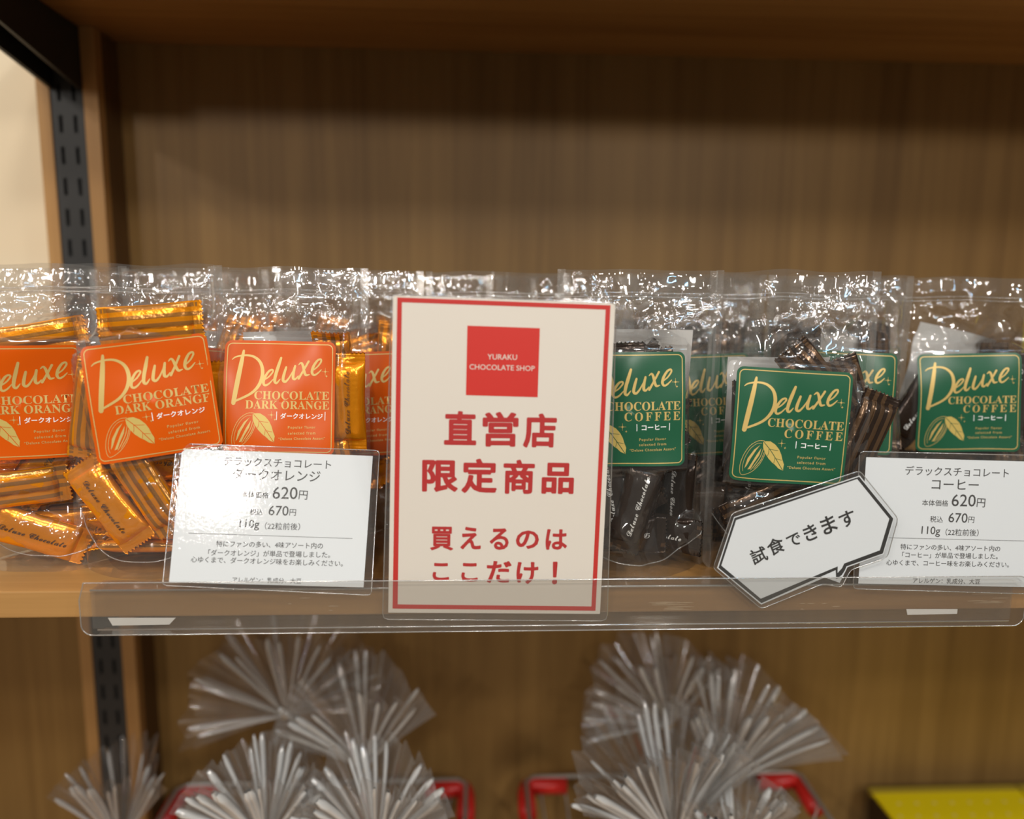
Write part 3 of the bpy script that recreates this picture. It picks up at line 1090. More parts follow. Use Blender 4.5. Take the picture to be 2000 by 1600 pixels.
def poster_art(fl, c):
    def U(*p):
        return c.uv(*p)
    o = [Z5(150, 87), Z5(1885, 152), Z6(1692, 1412), Z6(107, 1395)]
    i = [Z5(188, 127), Z5(1845, 187), Z6(1660, 1378), Z6(147, 1362)]
    ring(fl, [U(*p) for p in o], [U(*p) for p in i], 1, 1)
    fl.poly([U(*p) for p in (Z5(720, 317), Z5(1310, 338), Z5(1292, 900), Z5(708, 883))], 3, 1)
    fl.text('YURAKU', U(*Z5(884, 592)), U(*Z5(1124, 596)), 0, 2, .004)
    fl.text('CHOCOLATE SHOP', U(*Z5(737, 673)), U(*Z5(1267, 687)), 0, 2, .004)
    tops = dict(zip('直営店限定商品買えるのはこだけ！', (802, 804, 807, 897, 894.5, 896.5, 903, 1027, 1027.5, 1030.5, 1035, 1032.5, 1098, 1094, 1096, 1095.5)))
    for ch, l, r_, b0, b1, bd in (('直', 867, 930, 869, 870, .034), ('営', 942, 1012, 872.5, 873, .034), ('店', 1021, 1086, 874.5, 875.5, .034),
                                  ('限', 824, 894, 960.5, 961.5, .034), ('定', 901, 970, 963, 964, .034), ('商', 982, 1043, 964.5, 965.5, .034), ('品', 1057, 1120, 964.5, 965.5, .034),
                                  ('買', 840, 885, 1075, 1075.5, .026), ('え', 899, 939, 1073, 1073.5, .03), ('る', 956, 993, 1074, 1074.5, .03), ('の', 1007, 1052, 1072, 1072.5, .03),
                                  ('は', 1065, 1107, 1074, 1074.5, .03), ('こ', 844.5, 877, 1134.5, 1135, .03), ('こ', 900.5, 933, 1136, 1136.5, .03), ('だ', 950, 998, 1138.5, 1139, .03),
                                  ('け', 1008, 1050.5, 1140.5, 1141, .03), ('！', 1077.8, 1088, 1141.5, 1141.6, .03)):
        fl.text(ch, U(l, b0), U(r_, b1), 2, 1, bd, height=((b0+b1)/2-tops[ch])/(r_-l))


card_thing('shop_poster', pc, pq, rounded_px([(765, 575), (1204, 591.5), (1186, 1213), (747, 1210)], 12), poster_art,
           [MT['cream_paper'], MT['red'], MT['red2'], MT['logo_red']],
           label='tall laminated poster with red border and red square logo, in the middle', category='poster')


def price_art(Z, rows, rule):
    def art(fl, c):
        for body, a, b, bd in rows:
            fl.text(body, c.uv(*Z(*a)), c.uv(*Z(*b)), 1, 1, bd)
        a, b = c.uv(*Z(*rule[0])), c.uv(*Z(*rule[1]))
        fl.stroke([a, b], [.00028, .00028], 1, 1, False)
        # thin printed edge line
    return art


ZL, ZR = zp(300, 840, 4.0), zp(1640, 860, 4.2111)
lq = [ZL(222, 148), ZL(1713, 203), ZL(1640, 1230), ZL(120, 1190)]
lrows = [('デラックスチョコレート', (545, 277), (1385, 307), .006), ('ダークオレンジ', (612, 386), (1300, 409), .006),
         ('本体価格', (682, 528), (897, 535), .004), ('620', (928, 538), (1122, 542), .004), ('円', (1132, 541), (1199, 546), .004),
         ('税込', (750, 663), (852, 667), .004), ('670', (897, 667), (1052, 671), .004), ('円', (1060, 669), (1110, 672), .004),
         ('110g', (668, 780), (822, 786), .006), ('（22粒前後）', (868, 778), (1143, 785), .004),
         ('特にファンの多い、4味アソート内の', (488, 912), (1322, 930), .008), ('「ダークオレンジ」が単品で登場しました。', (425, 982), (1378, 1000), .008),
         ('心ゆくまで、ダークオレンジ味をお楽しみください。', (290, 1034), (1478, 1068), .008), ('アレルゲン：乳成分、大豆', (615, 1192), (1153, 1202), .008)]
lean = R(17)
lc = Card(lq, (0, -.0075, .004), (0, math.cos(lean), -math.sin(lean)))
card_thing('price_card', lc, lq, rounded_px([ZL(178, 105), ZL(1765, 160), ZL(1700, 1292), ZL(70, 1215)], 8), price_art(ZL, lrows, ((270, 806), (1552, 848))),
           [MT['white'], MT['grey_ink']], label='white laminated price card with six text lines leaning below the orange labels', category='price card')
rq = [ZR(218, 140), (2067, 903.2), (2052, 1148), ZR(153, 1179)]
rrows = [('デラックスチョコレート', (537, 285), (1388, 309), .006), ('コーヒー', (754, 402), (1140, 410), .006),
         ('本体価格', (675, 539), (890, 545), .004), ('620', (918, 543), (1115, 547), .004), ('円', (1124, 549), (1192, 553), .004),
         ('税込', (740, 674), (847, 678), .004), ('670', (892, 675), (1048, 680), .004), ('円', (1055, 678), (1103, 682), .004),
         ('110g', (668, 790), (822, 797), .006), ('（22粒前後）', (868, 784), (1140, 791), .004),
         ('特にファンの多い、4味アソート内の', (498, 899), (1318, 917), .008), ('「コーヒー」が単品で登場しました。', (512, 966), (1298, 980), .008),
         ('心ゆくまで、コーヒー味をお楽しみください。', (382, 1028), (1390, 1047), .008), ('アレルゲン：乳成分、大豆', (600, 1176), (1152, 1186), .008)]
lean = R(5)
rc = Card(rq, (0, -.0072, .004), (0, math.cos(lean), -math.sin(lean)))
card_thing('price_card', rc, rq, rounded_px([ZR(165, 92), (2082, 891), (2066, 1162), ZR(110, 1222)], 8), price_art(ZR, rrows, ((405, 802), (1700, 833))),
           [MT['white'], MT['grey_ink']], label='white laminated price card behind the speech bubble at right', category='price card')
# speech bubble card
ZB = zp(1350, 860, 4.2111)
bub = [(1433.6, 1010.3), (1679, 929), (1746.3, 1013.2), (1725.6, 1082.5), (1655, 1108), (1640, 1138.5), (1611, 1128), (1486.5, 1181), (1400.5, 1109.5)]
blk = [(1434.5, 1011.8), (1678, 931.3), (1744.5, 1013), (1724.2, 1081), (1653, 1106.3), (1650, 1114), (1644, 1123), (1633, 1131.5), (1632, 1113.5), (1487, 1178.2), (1403, 1109)]
wht = [(1437.6, 1015.8), (1673.8, 935.6), (1736.5, 1013.2), (1718, 1074.8), (1648.5, 1100.6), (1644, 1110), (1635.5, 1119), (1635.8, 1106.2), (1485.5, 1169.3), (1408.5, 1104.6)]
lamb = [(1430, 1002.5), (1679, 919.5), (1754, 1013), (1733, 1089), (1662, 1113), (1643, 1148), (1608, 1140), (1487, 1189.5), (1392.5, 1109.5)]
bq = [bub[0], bub[1], bub[2], bub[7]]
bc = Card([bub[0], bub[1], bub[3], bub[7]], (0, -.0104, .004), (0, 1, -.03))


def bubble_art(fl, c):
    fl.poly([c.uv(*p) for p in blk], 1, 1)
    fl.poly([c.uv(*p) for p in wht], 0, 2)
    for ch, l, r_ in (('試', (516, 1032), (640, 980)), ('食', (655, 960), (783, 902)), ('で', (805, 888), (913, 846)), ('き', (952, 842), (1057, 796)), ('ま', (1098, 785), (1212, 736)), ('す', (1243, 730), (1365, 680))):
        fl.text(ch, c.uv(*ZB(*l)), c.uv(*ZB(*r_)), 1, 3, .018)


card_thing('speech_bubble_card', bc, bub, rounded_px(lamb, 7), bubble_art, [MT['white'], MT['ink']],
           label='tilted white speech-bubble card with thick black outline in the price rail', category='card')


# ------------------------------------------------------------------ wrapped chocolates
rs = np.random.RandomState(4)
CL, CWd = .074, .0272


def candy_proto(kind, seed):
    rr = np.random.RandomState(seed)
    nx, ny = 34, 30
    xs = np.linspace(-.0285, .0285, nx)
    ph = rr.rand(8)*6.28
    fr = rr.uniform(250, 900, 8)

    def hgt(x):
        t = abs(x)/.0285
        return .0052*max(0, 1-t**5)**.55+.0006
    V, Fc, Mi = [], [], []
    for x in xs:
        h = hgt(x)
        t = abs(x)/.0285
        w = CWd/2*(.94+.06*t)
        for j in range(ny):
            a = 2*math.pi*j/ny
            ca, sa = math.cos(a), math.sin(a)
            yy = w*math.copysign(abs(ca)**.62, ca)
            zz = h*math.copysign(abs(sa)**.75, sa)
            wr = sum(math.sin(yy*fr[k]+ph[k]+x*60*(k % 3-1)) for k in range(8))/8
            zz += (.0007+.0017*t**3)*wr*(1 if abs(sa) > .3 else .3)*min(1, h/.002)
            V.append((x, yy, zz))
    for i in range(nx-1):
        for j in range(ny):
            Fc.append((i*ny+j, i*ny+(j+1) % ny, (i+1)*ny+(j+1) % ny, (i+1)*ny+j))
            Mi.append(0)
    # lengthwise fin seal on the rear
    b = len(V)
    n = 20
    for i in range(n):
        x = -.029+.058*i/(n-1)
        zz = -hgt(x)-.0005
        for yy in (-.0038, .0034):
            V.append((x, yy, zz+.0003*math.sin(i*1.3+yy*500)))
        V.append((x, .0036, zz+.0009))
    for i in range(n-1):
        q = b+3*i
        Fc += [(q, q+1, q+4, q+3), (q+1, q+2, q+5, q+4)]
        Mi += [0, 0]
    # script lettering along the front
    fl = Flat()
    fl.text(math_script('Deluxe Chocolate'), (-.0225, -.0030), (.0225, -.0030), 1, 0, .008)
    fl = fl.cut(.003)
    b = len(V)
    for x, y, _ in fl.v:
        c_ = min(1, abs(y)/(CWd/2))**(1/.62)
        V.append((x, y, hgt(x)*(max(0, 1-c_*c_))**.375+.0007))
    Fc += [tuple(b+i for i in f) for f in fl.f]
    Mi += fl.m
    me = mesh('wrapped_chocolate', V, Fc, Mi)
    fm, im = (MT['orange_foil'], MT['brown_ink']) if kind == 'orange' else (MT['dark_foil'], MT['silver_ink'])
    body = mobj('wrapped_chocolate', me, None, [fm, im], True)
    # crimped ends with toothed edge
    for s in (-1, 1):
        V, Fc = [], []
        rows_, cols_ = 9, 37
        for side in (1, -1):
            for i in range(rows_):
                t = i/(rows_-1)
                for j in range(cols_):
                    y = -CWd/2+CWd*j/(cols_-1)
                    tooth = abs((j % 4)-2)/2*.0021
                    x = .0278+t*(.0088-tooth*(t > .9))
                    rib = .00035*math.sin(t*6.28*3.2)
                    wv = .0007*math.sin(y*260+ph[0])*t+.0010*math.sin(y*120+ph[1])*t
                    V.append((s*x, y, side*(.00030+.0003*(1-t))+rib+wv))
        m = rows_*cols_
        for sd in (0, 1):
            for i in range(rows_-1):
                for j in range(cols_-1):
                    a = sd*m+i*cols_+j
                    f = (a, a+1, a+cols_+1, a+cols_)
                    Fc.append(f if (sd == 0) == (s < 0) else f[::-1])
        for j in range(cols_-1):
            a = (rows_-1)*cols_+j
            Fc.append((a, a+1, m+a+1, m+a))
        for i in range(rows_-1):
            for j in (0, cols_-1):
                a = i*cols_+j
                Fc.append((a, a+cols_, m+a+cols_, m+a))
        mobj('crimped_end', mesh('crimped_end', V, Fc), body, [fm], True)
    return body


PROTO = {k: [candy_proto(k, 3+i*7) for i in range(3)] for k in ('orange', 'coffee')}
PROTO_USED = set()


def place_candy(kind, k, mat, label, group):
    p = PROTO[kind][k % 3]
    if id(p) not in PROTO_USED:
        PROTO_USED.add(id(p))
        o = p
        o['label'] = label
        o['group'] = group
    else:
        o = copy_thing(p, label=label, group=group)
    o['category'] = 'wrapped chocolate'
    o.matrix_world = mat
    return o


# ------------------------------------------------------------------ stand-up pouches
def gblur(A, sx, sz):
    def ker(s):
        n = max(1, int(3*s))
        k = np.exp(-.5*(np.arange(-n, n+1)/max(s, 1e-6))**2)
        return k/k.sum(), n
    for ax, s in ((0, sx), (1, sz)):
        k, n = ker(s)
        P = np.pad(A, [(n, n) if a == ax else (0, 0) for a in (0, 1)], mode='edge')
        A = sum(k[i]*np.take(P, np.arange(i, i+A.shape[ax]), axis=ax) for i in range(2*n+1))
    return A


def maxf(A, n):
    P = np.pad(A, n, mode='edge')
    out = A.copy()
    for i in range(2*n+1):
        for j in range(2*n+1):
            if (i-n)**2+(j-n)**2 <= n*n+1:
                out = np.maximum(out, P[i:i+A.shape[0], j:j+A.shape[1]])
    return out


PW, PH = .118, .222
XE = PW/2-.0055


def pouch_surface(poses, seed, step, st=None, H=PH, folds=34):
    """depth fields of the front and the rear film, in pouch space"""
    nx, nz = int(2*XE/step)+1, int(H/step)+1
    X = np.linspace(-XE, XE, nx)[:, None]
    Zz = np.linspace(0, H, nz)[None, :]
    rr = np.random.RandomState(seed)
    res = []
    for side in (-1, 1):
        raw = np.zeros((nx, nz))
        for p in poses:
            q = Quaternion(p[3:])
            m = q.to_matrix()
            for a in np.linspace(-.0365, .0365, 25):
                tt = min(1, abs(a)/.0285)
                h = .0054*max(0, 1-tt**5)**.55+.001
                for b_ in np.linspace(-.0135, .0135, 11):
                    hh = h*max(.15, 1-(abs(b_)/.0136)**3)
                    for c_ in (-hh, hh):
                        w = m @ Vector((a, b_, c_))
                        x, y, z = w.x+p[0], w.y+p[1], w.z+p[2]
                        i, j = int(round((x+XE)/step)), int(round(z/step))
                        if 0 <= i < nx and 0 <= j < nz:
                            raw[i, j] = max(raw[i, j], side*y)
        fil = maxf(raw, max(1, int(.0022/step)))
        base = (1-np.clip(abs(X)/XE, 0, 1)**2.4)*(.023*np.exp(-(Zz/.045)**2)+.013*np.exp(-((Zz-.09)/.07)**2)+.0035)
        cl = gblur(fil, .0065/step, .0065/step)
        cl = np.maximum(np.maximum(cl, base), gblur(fil, .0013/step, .0013/step)+.0007)
        cl = np.maximum(gblur(cl, .0011/step, .0011/step), gblur(fil, .0008/step, .0008/step)+.0004)
        TX = np.clip((XE-abs(X))/.0065, 0, 1)
        TX = TX*TX*(3-2*TX)
        TZ = np.clip((H-.026-Zz)/.03, 0, 1)
        TZ = TZ*TZ*(3-2*TZ)
        cl = cl*TX*TZ
        # pinched creases, tents and header ripples
        fo = np.zeros((nx, nz))
        # crumple: envelopes of tilted dishes meet in straight creases
        for sg, npt in ((1, 24), (-1, 18)):
            env = np.full((nx, nz), -9.0)
            for k in range(npt):
                cx, cz = rr.uniform(-XE-.01, XE+.01), rr.uniform(0, H)
                tn = rr.normal(0, .75)
                gx, gz = rr.normal(0, .40), rr.normal(0, .20)
                env = np.maximum(env, rr.normal(0, .0012)+gx*(X-cx)+gz*(Zz-cz)-11.0*((X-cx)*math.cos(tn)+(Zz-cz)*math.sin(tn))**2-1.3*((X-cx)**2+.6*(Zz-cz)**2))
            fo += sg*(env-env.mean())*.55
        fo *= (.30+.70*np.clip((Zz-.11)/.045, 0, 1))*(1-.7*np.clip((Zz-H+.034)/.012, 0, 1))
        fo = np.maximum(fo, -.0012-.004*np.clip((Zz-.13)/.04, 0, 1))
        for k in range(folds):
            if k % 3 == 0:
                cx, cz = rr.uniform(-XE, XE), rr.uniform(.02, .13)
            else:
                cx, cz = rr.uniform(-XE, XE), rr.uniform(.135, H-.02)
            a = rr.uniform(0, math.pi) if k % 2 else rr.normal(math.pi/2, .5)
            d = (X-cx)*math.sin(a)-(Zz-cz)*math.cos(a)
            l = (X-cx)*math.cos(a)+(Zz-cz)*math.sin(a)
            curv = rr.uniform(-5, 5)
            d = d+curv*l*l
            wd = rr.uniform(.0014, .0045) if k % 4 else rr.uniform(.005, .011)
            ln = rr.uniform(.012, .045)
            fo += rr.uniform(.25, .65)*np.maximum(0, wd-abs(d))*np.exp(-(l/ln)**4)
        hd = np.clip((Zz-(H-.045))/.02, 0, 1)
        ripple = sum(rr.uniform(.0004, .0011)*np.sin(X*rr.uniform(90, 420)+Zz*rr.uniform(-60, 60)+rr.uniform(0, 6)) for _ in range(4))
        fo = gblur(fo, 1.1*.0012/step, 1.1*.0012/step)*TX*np.clip((H-Zz)/.012, .25, 1)+ripple*hd*TX
        if side == -1 and st:
            sx_, sz_, ang = st
            ca, sa = math.cos(ang), math.sin(ang)
            U = ((X-sx_)*ca+(Zz-sz_)*sa)/(LW/2)
            Vv = (-(X-sx_)*sa+(Zz-sz_)*ca)/(LH/2)
            dd = np.maximum(abs(U), abs(Vv))
            mk = np.clip((1.22-dd)/.16, 0, 1)
            mk = mk*mk*(3-2*mk)
            sm = gblur(cl, .011/step, .011/step)
            ins = (dd < 1.06)
            gx, gz_ = np.broadcast_arrays(X, Zz)
            Aq = np.stack([np.ones(ins.sum()), gx[ins], gz_[ins]], 1)
            q_ = np.linalg.lstsq(Aq, sm[ins], rcond=None)[0]
            sm = .3*sm+.7*(q_[0]+q_[1]*X+q_[2]*Zz)
            dl = (cl-sm)[ins].max() if ins.any() else 0
            wav = sum(rr.uniform(.0002, .0006)*np.sin(X*rr.uniform(-130, 130)+Zz*rr.uniform(20, 110)+rr.uniform(0, 6)) for _ in range(3))
            y = (cl+fo)*(1-mk)+(sm+dl+wav)*mk
            lab = sm+dl+wav+.0011
        else:
            y = cl+fo
        y = side*(y+.00035)
        res.append(y)
    return X[:, 0], Zz[0], res[0], res[1], (-lab if st else None)


def sampler(X, Zg, Y):
    def f(x, z):
        fx = min(max((x-X[0])/(X[1]-X[0]), 0), len(X)-1.001)
        fz = min(max((z-Zg[0])/(Zg[1]-Zg[0]), 0), len(Zg)-1.001)
        i, j = int(fx), int(fz)
        a, b = fx-i, fz-j
        return (Y[i, j]*(1-a)*(1-b)+Y[i+1, j]*a*(1-b)+Y[i, j+1]*(1-a)*b+Y[i+1, j+1]*a*b)
    return f


def pouch_parts(kind, poses, seed, step, st, bl, H=PH, folds=34):
    """list of (part name, mesh, materials, smooth) in pouch space"""
    X, Zg, YF, YB, YL = pouch_surface(poses, seed, step, st, H, folds)
    nx, nz = len(X), len(Zg)
    rr = np.random.RandomState(seed+99)
    tw = sum(rr.uniform(.0002, .0006)*np.sin(X*rr.uniform(40, 120)+rr.uniform(0, 6)) for _ in range(3))   # uneven top edge
    sway = rr.uniform(-.006, .006)
    V, Fc = [], []

    def zz(i, j):
        return Zg[j]+tw[i]*(Zg[j]/H)**4

    def yy(i, j):
        return sway*(Zg[j]/H)**3
    for Yv in (YF, YB):
        b = len(V)
        for i in range(nx):
            for j in range(nz):
                V.append((X[i], Yv[i, j]+yy(i, j), zz(i, j)))
        for i in range(nx-1):
            for j in range(nz-1):
                a = b+i*nz+j
                f = (a, a+nz, a+nz+1, a+1)
                Fc.append(f if b == 0 else f[::-1])
    b = len(V)
    ns = 8
    for i in range(nx):
        for s in range(ns+1):
            t = s/ns
            V.append((X[i], YF[i, 0]*(1-t)+YB[i, 0]*t, .009*math.sin(math.pi*t)*(1-(X[i]/XE)**2)))
    for i in range(nx-1):
        for s in range(ns):
            a = b+i*(ns+1)+s
            Fc.append((a, a+1, a+ns+2, a+ns+1))
    out = [('film', mesh('film', V, Fc), [MT['film']], True)]
    f = sampler(X, Zg, YF)
    g = sampler(X, Zg, YB)
    for s in (-1, 1):
        V, Fc = [], []
        n = 60
        for j in range(n):
            z = H*j/(n-1)
            ins = min(z/.008, 1)
            for k in range(4):
                xo = XE+.0058*k/3*(.3+.7*math.sqrt(max(0, 1-(1-ins)**2)))
                V.append((s*(xo-.0004), .0009*math.sin(z*70+k*.4+seed)+sway*(z/H)**3, z))
        for j in range(n-1):
            for k in range(3):
                a = j*4+k
                Fc.append((a, a+1, a+5, a+4))
        out.append(('side_seal', mesh('side_seal', V, Fc), [MT['seal']], True))
    # zip closure: two pressed ribs across the neck
    bm = bmesh.new()
    for dz in (0, .0028):
        zc = H-.0165-dz
        pts = [(x, -.0012+f(x, zc)*.6+sway*(zc/H)**3, zc+tw[min(int((x-X[0])/(X[1]-X[0])), nx-1)]*.7) for x in np.linspace(-XE, XE, 40)]
        tube_bm(bm, pts, .0006, 5)
    out.append(('zip_closure', bmesh_mesh('zip_closure', bm), [MT['seal']], True))
    pts = []
    for x in np.linspace(-XE, XE, 46):
        z = .0125+.030*(abs(x)/XE)**3
        pts.append((x, f(x, z)-.0004, z))
    bm = bmesh.new()
    tube_bm(bm, pts, .00055, 5)
    out.append(('gusset_seam', bmesh_mesh('gusset_seam', bm), [MT['seal']], True))
    # rear paper label, inside of the rear film
    bx, bz, bw, bh, ba = bl
    V, Fc = [], []
    n = 12
    YBs = sampler(X, Zg, gblur(YB, 8, 8))
    for i in range(n+1):
        for j in range(n+1):
            u, v = (i/n-.5)*bw, (j/n-.5)*bh
            x, z = bx+u*math.cos(ba)-v*math.sin(ba), bz+u*math.sin(ba)+v*math.cos(ba)
            V.append((x, max(YBs(x, z), g(x, z))+.0008+sway*(z/H)**3, z))
    for i in range(n):
        for j in range(n):
            a = i*(n+1)+j
            Fc.append((a, a+n+1, a+n+2, a+1))
    out.append(('back_label', mesh('back_label', V, Fc), [MT['back_label']], True))
    if st:
        if kind not in ART:
            ART[kind] = label_art(kind)
        ca, sa = math.cos(st[2]), math.sin(st[2])
        fl_ = sampler(X, Zg, YL)

        def fn(x, y, l):
            px, pz = st[0]+x*ca-y*sa, st[1]+x*sa+y*ca
            return (px, fl_(px, pz)-.0001-l*.00012+sway*(pz/H)**3, pz)
        me = ART[kind].build('front_label', fn)
        bgm = MT['orange_label'] if kind == 'orange' else MT['green_label']
        out.append(('front_label', me, [bgm, MT['gold'], MT['label_white'], MT['leaf']], True))
    return out


def make_pouch(parts, loc, rot, label, group):
    root = empty('stand_up_pouch', loc, rot, label=label, category='pouch', group=group)
    for nm, me, mats, sm in parts:
        if len(me.materials):
            o = bpy.data.objects.new(nm, me)
            COL.objects.link(o)
            o.parent = root
        else:
            mobj(nm, me, root, mats, sm)
    return root


def px_to_pouch(px, py, O, yaw, dy):
    ry = Matrix.Rotation(yaw, 3, 'Z')
    n = ry @ Vector((0, 1, 0))
    p0 = Vector(O)+n*dy
    return ry.transposed() @ (Vector(PL(px, py, p0, n))-Vector(O))


FRONT = [
    # name, kind, origin, yaw, label quad in the photo (TL, TR, BR, BL), rear label, pouch label
    ('left', 'orange', (-.345, .068, 0), 18, ((-72, 684), (150, 676), (152, 886), (-66, 893)), (.012, .115, .075, .1, 0), 'clear pouch with orange label cut off by the left edge of the picture'),
    ('tilt', 'orange', (-.265, .052, 0), 0, ((181, 680), (397, 668), (413, 858), (215, 896)), (-.012, .128, .075, .085, 0), 'clear pouch with crooked tilted orange label behind left price card'),
    ('upright', 'orange', (-.165, .064, 0), 0, ((443, 674), (650, 676), (646, 880), (437, 877)), (.004, .13, .075, .09, .03), 'clear pouch with straight bright orange label left of the poster'),
    ('poster', 'coffee', (.092, .045, 0), 0, ((1124, 700), (1336, 692), (1338, 903), (1118, 900)), (.003, .134, .077, .09, 0), 'clear pouch with green label half hidden by the right poster edge'),
    ('front', 'coffee', (.205, .035, 0), -3, ((1443, 728), (1657, 736), (1649, 942), (1432, 926)), (-.006, .117, .078, .085, 0), 'clear pouch with green label standing behind the speech-bubble card'),
    ('far', 'coffee', (.384, .115, 0), -6, ((1805, 698), (1980, 694), (1972, 876), (1816, 878)), (-.004, .135, .075, .085, -.22), 'clear pouch with blurred green label at the far right'),
]
DESC = dict(left='the pouch cut off at the left edge', tilt='the pouch with the crooked orange label', upright='the pouch with the straight orange label',
            poster='the green pouch beside the poster', front='the green pouch behind the speech bubble', far='the green pouch at far right')
NAMED = dict(
    left=['orange striped chocolate across the top of the pouch at left edge', 'orange striped chocolate lying flat low in the pouch at left edge', 'orange chocolate slanting at the bottom of the pouch at left edge'],
    tilt=['orange striped chocolate lying across the top above the crooked label', 'plain orange chocolate slanting down below the crooked label', 'orange chocolate upright at left of the crooked label', 'striped orange chocolate slanting beside the left price card'],
    upright=['orange chocolate standing upright between straight label and poster', 'orange chocolate peeking out left of the straight label', 'orange chocolate half hidden below right corner of straight label'],
    poster=['dark chocolate with white script lettering below the green label by the poster', 'dark chocolate with toothed end showing above green label by the poster', 'dark chocolate upright right of the green label by the poster', 'dark chocolate nearest the poster edge below its green label'],
    front=['dark chocolate poking up diagonally above the green label', 'dark chocolate standing right of the green label above the bubble', 'dark chocolate with toothed end at top right of the green label', 'dark chocolate lying just above the speech-bubble card'],
    far=['dark chocolate slanting left of the blurred far green label', 'dark chocolate under the white paper of the far pouch'])

for fi, (nm, kind, O, yaw, quad, bl, lab) in enumerate(FRONT):
    yw = R(yaw)
    L = [px_to_pouch(*p, O, yw, -.03) for p in quad]
    cx, cz = sum(p.x for p in L)/4, sum(p.z for p in L)/4
    dx = (L[1]-L[0])+(L[2]-L[3])
    ang = math.atan2(dx.z, dx.x)
    poses = [p for k, p in enumerate(POSES[nm]) if k < len(NAMED[nm]) or p[2] < .15]
    parts = pouch_parts(kind, poses, 20+fi, .0012, (cx, cz, ang), bl)
    root = make_pouch(parts, O, (0, 0, yw), lab, 'pouches at the shelf front')
    Mx = Matrix.Translation(O) @ Matrix.Rotation(yw, 4, 'Z')
    for k, p in enumerate(poses):
        nl = NAMED[nm]
        lbl = nl[k] if k < len(nl) else ('orange foil wrapped chocolate' if kind == 'orange' else 'dark brown wrapped chocolate')+' in '+DESC[nm]
        place_candy(kind, k, Mx @ Matrix.Translation(p[:3]) @ Quaternion(p[3:]).to_matrix().to_4x4(), lbl, 'chocolates in '+DESC[nm])

# rows of pouches behind: two fillings of each flavour, shared meshes
GEN = {}
for kind in ('orange', 'coffee'):
    for v, gp in enumerate(('genA', 'genB')):
        GEN[kind, v] = pouch_parts(kind, POSES[gp], 60+v+(10 if kind == 'coffee' else 0), .0017, ((.004, .118, .03), (-.004, .122, -.04))[v], ((.004, .13, .078, .09, .05), (-.006, .128, .078, .09, -.04))[v], folds=44)
BACK = [
    (-.40, .138, 'orange', 0, 8, 4), (-.25, .112, 'orange', 1, 8, -3), (-.127, .108, 'orange', 0, 12, 2), (-.008, .112, 'orange', 1, 6, 0),
    (.152, .112, 'coffee', 0, 12, 3), (.272, .108, 'coffee', 1, 12, -4),
    (-.31, .186, 'orange', 0, 4, 2), (-.19, .176, 'orange', 1, 4, -2), (-.07, .178, 'orange', 0, 4, 0), (.05, .178, 'coffee', 1, 4, 2), (.172, .178, 'coffee', 0, 4, -3), (.298, .176, 'coffee', 1, 4, 2),
    (-.265, .245, 'orange', 1, 2, 0), (-.145, .243, 'orange', 0, 2, 3), (-.025, .245, 'orange', 1, 2, -2), (.1, .245, 'coffee', 0, 2, 2), (.22, .245, 'coffee', 1, 2, 0), (.345, .243, 'coffee', 0, 2, -3),
]
ROWN = {0: 'second', 1: 'third', 2: 'fourth'}
POSN = ['leftmost', 'second', 'third', 'fourth', 'fifth', 'sixth']
for bi, (x, y, kind, v, nc, yaw) in enumerate(BACK):
    row = bi//6
    O = (x, y, 0)
    yw = R(yaw)
    nmk = '%s pouch from left in %s row' % (POSN[bi % 6], ROWN[row]) if bi % 6 else 'leftmost pouch in %s row' % ROWN[row]
    lab = ('clear pouch of orange chocolates, ' if kind == 'orange' else 'clear pouch of dark chocolates, ')+nmk.replace(' pouch', '')
    make_pouch(GEN[kind, v], O, (0, 0, yw), lab, 'pouches in rows behind the front ones')
    Mx = Matrix.Translation(O) @ Matrix.Rotation(yw, 4, 'Z')
    ps = sorted(POSES['genA' if v == 0 else 'genB'], key=lambda p: -(p[2]-p[1]*.8))[:nc]
    for k, p in enumerate(ps):
        place_candy(kind, k, Mx @ Matrix.Translation(p[:3]) @ Quaternion(p[3:]).to_matrix().to_4x4(),
                    ('orange foil wrapped chocolate in ' if kind == 'orange' else 'dark brown wrapped chocolate in ')+nmk, 'chocolates in '+nmk)

# ------------------------------------------------------------------ lower shelf: baskets of cellophane gift bags


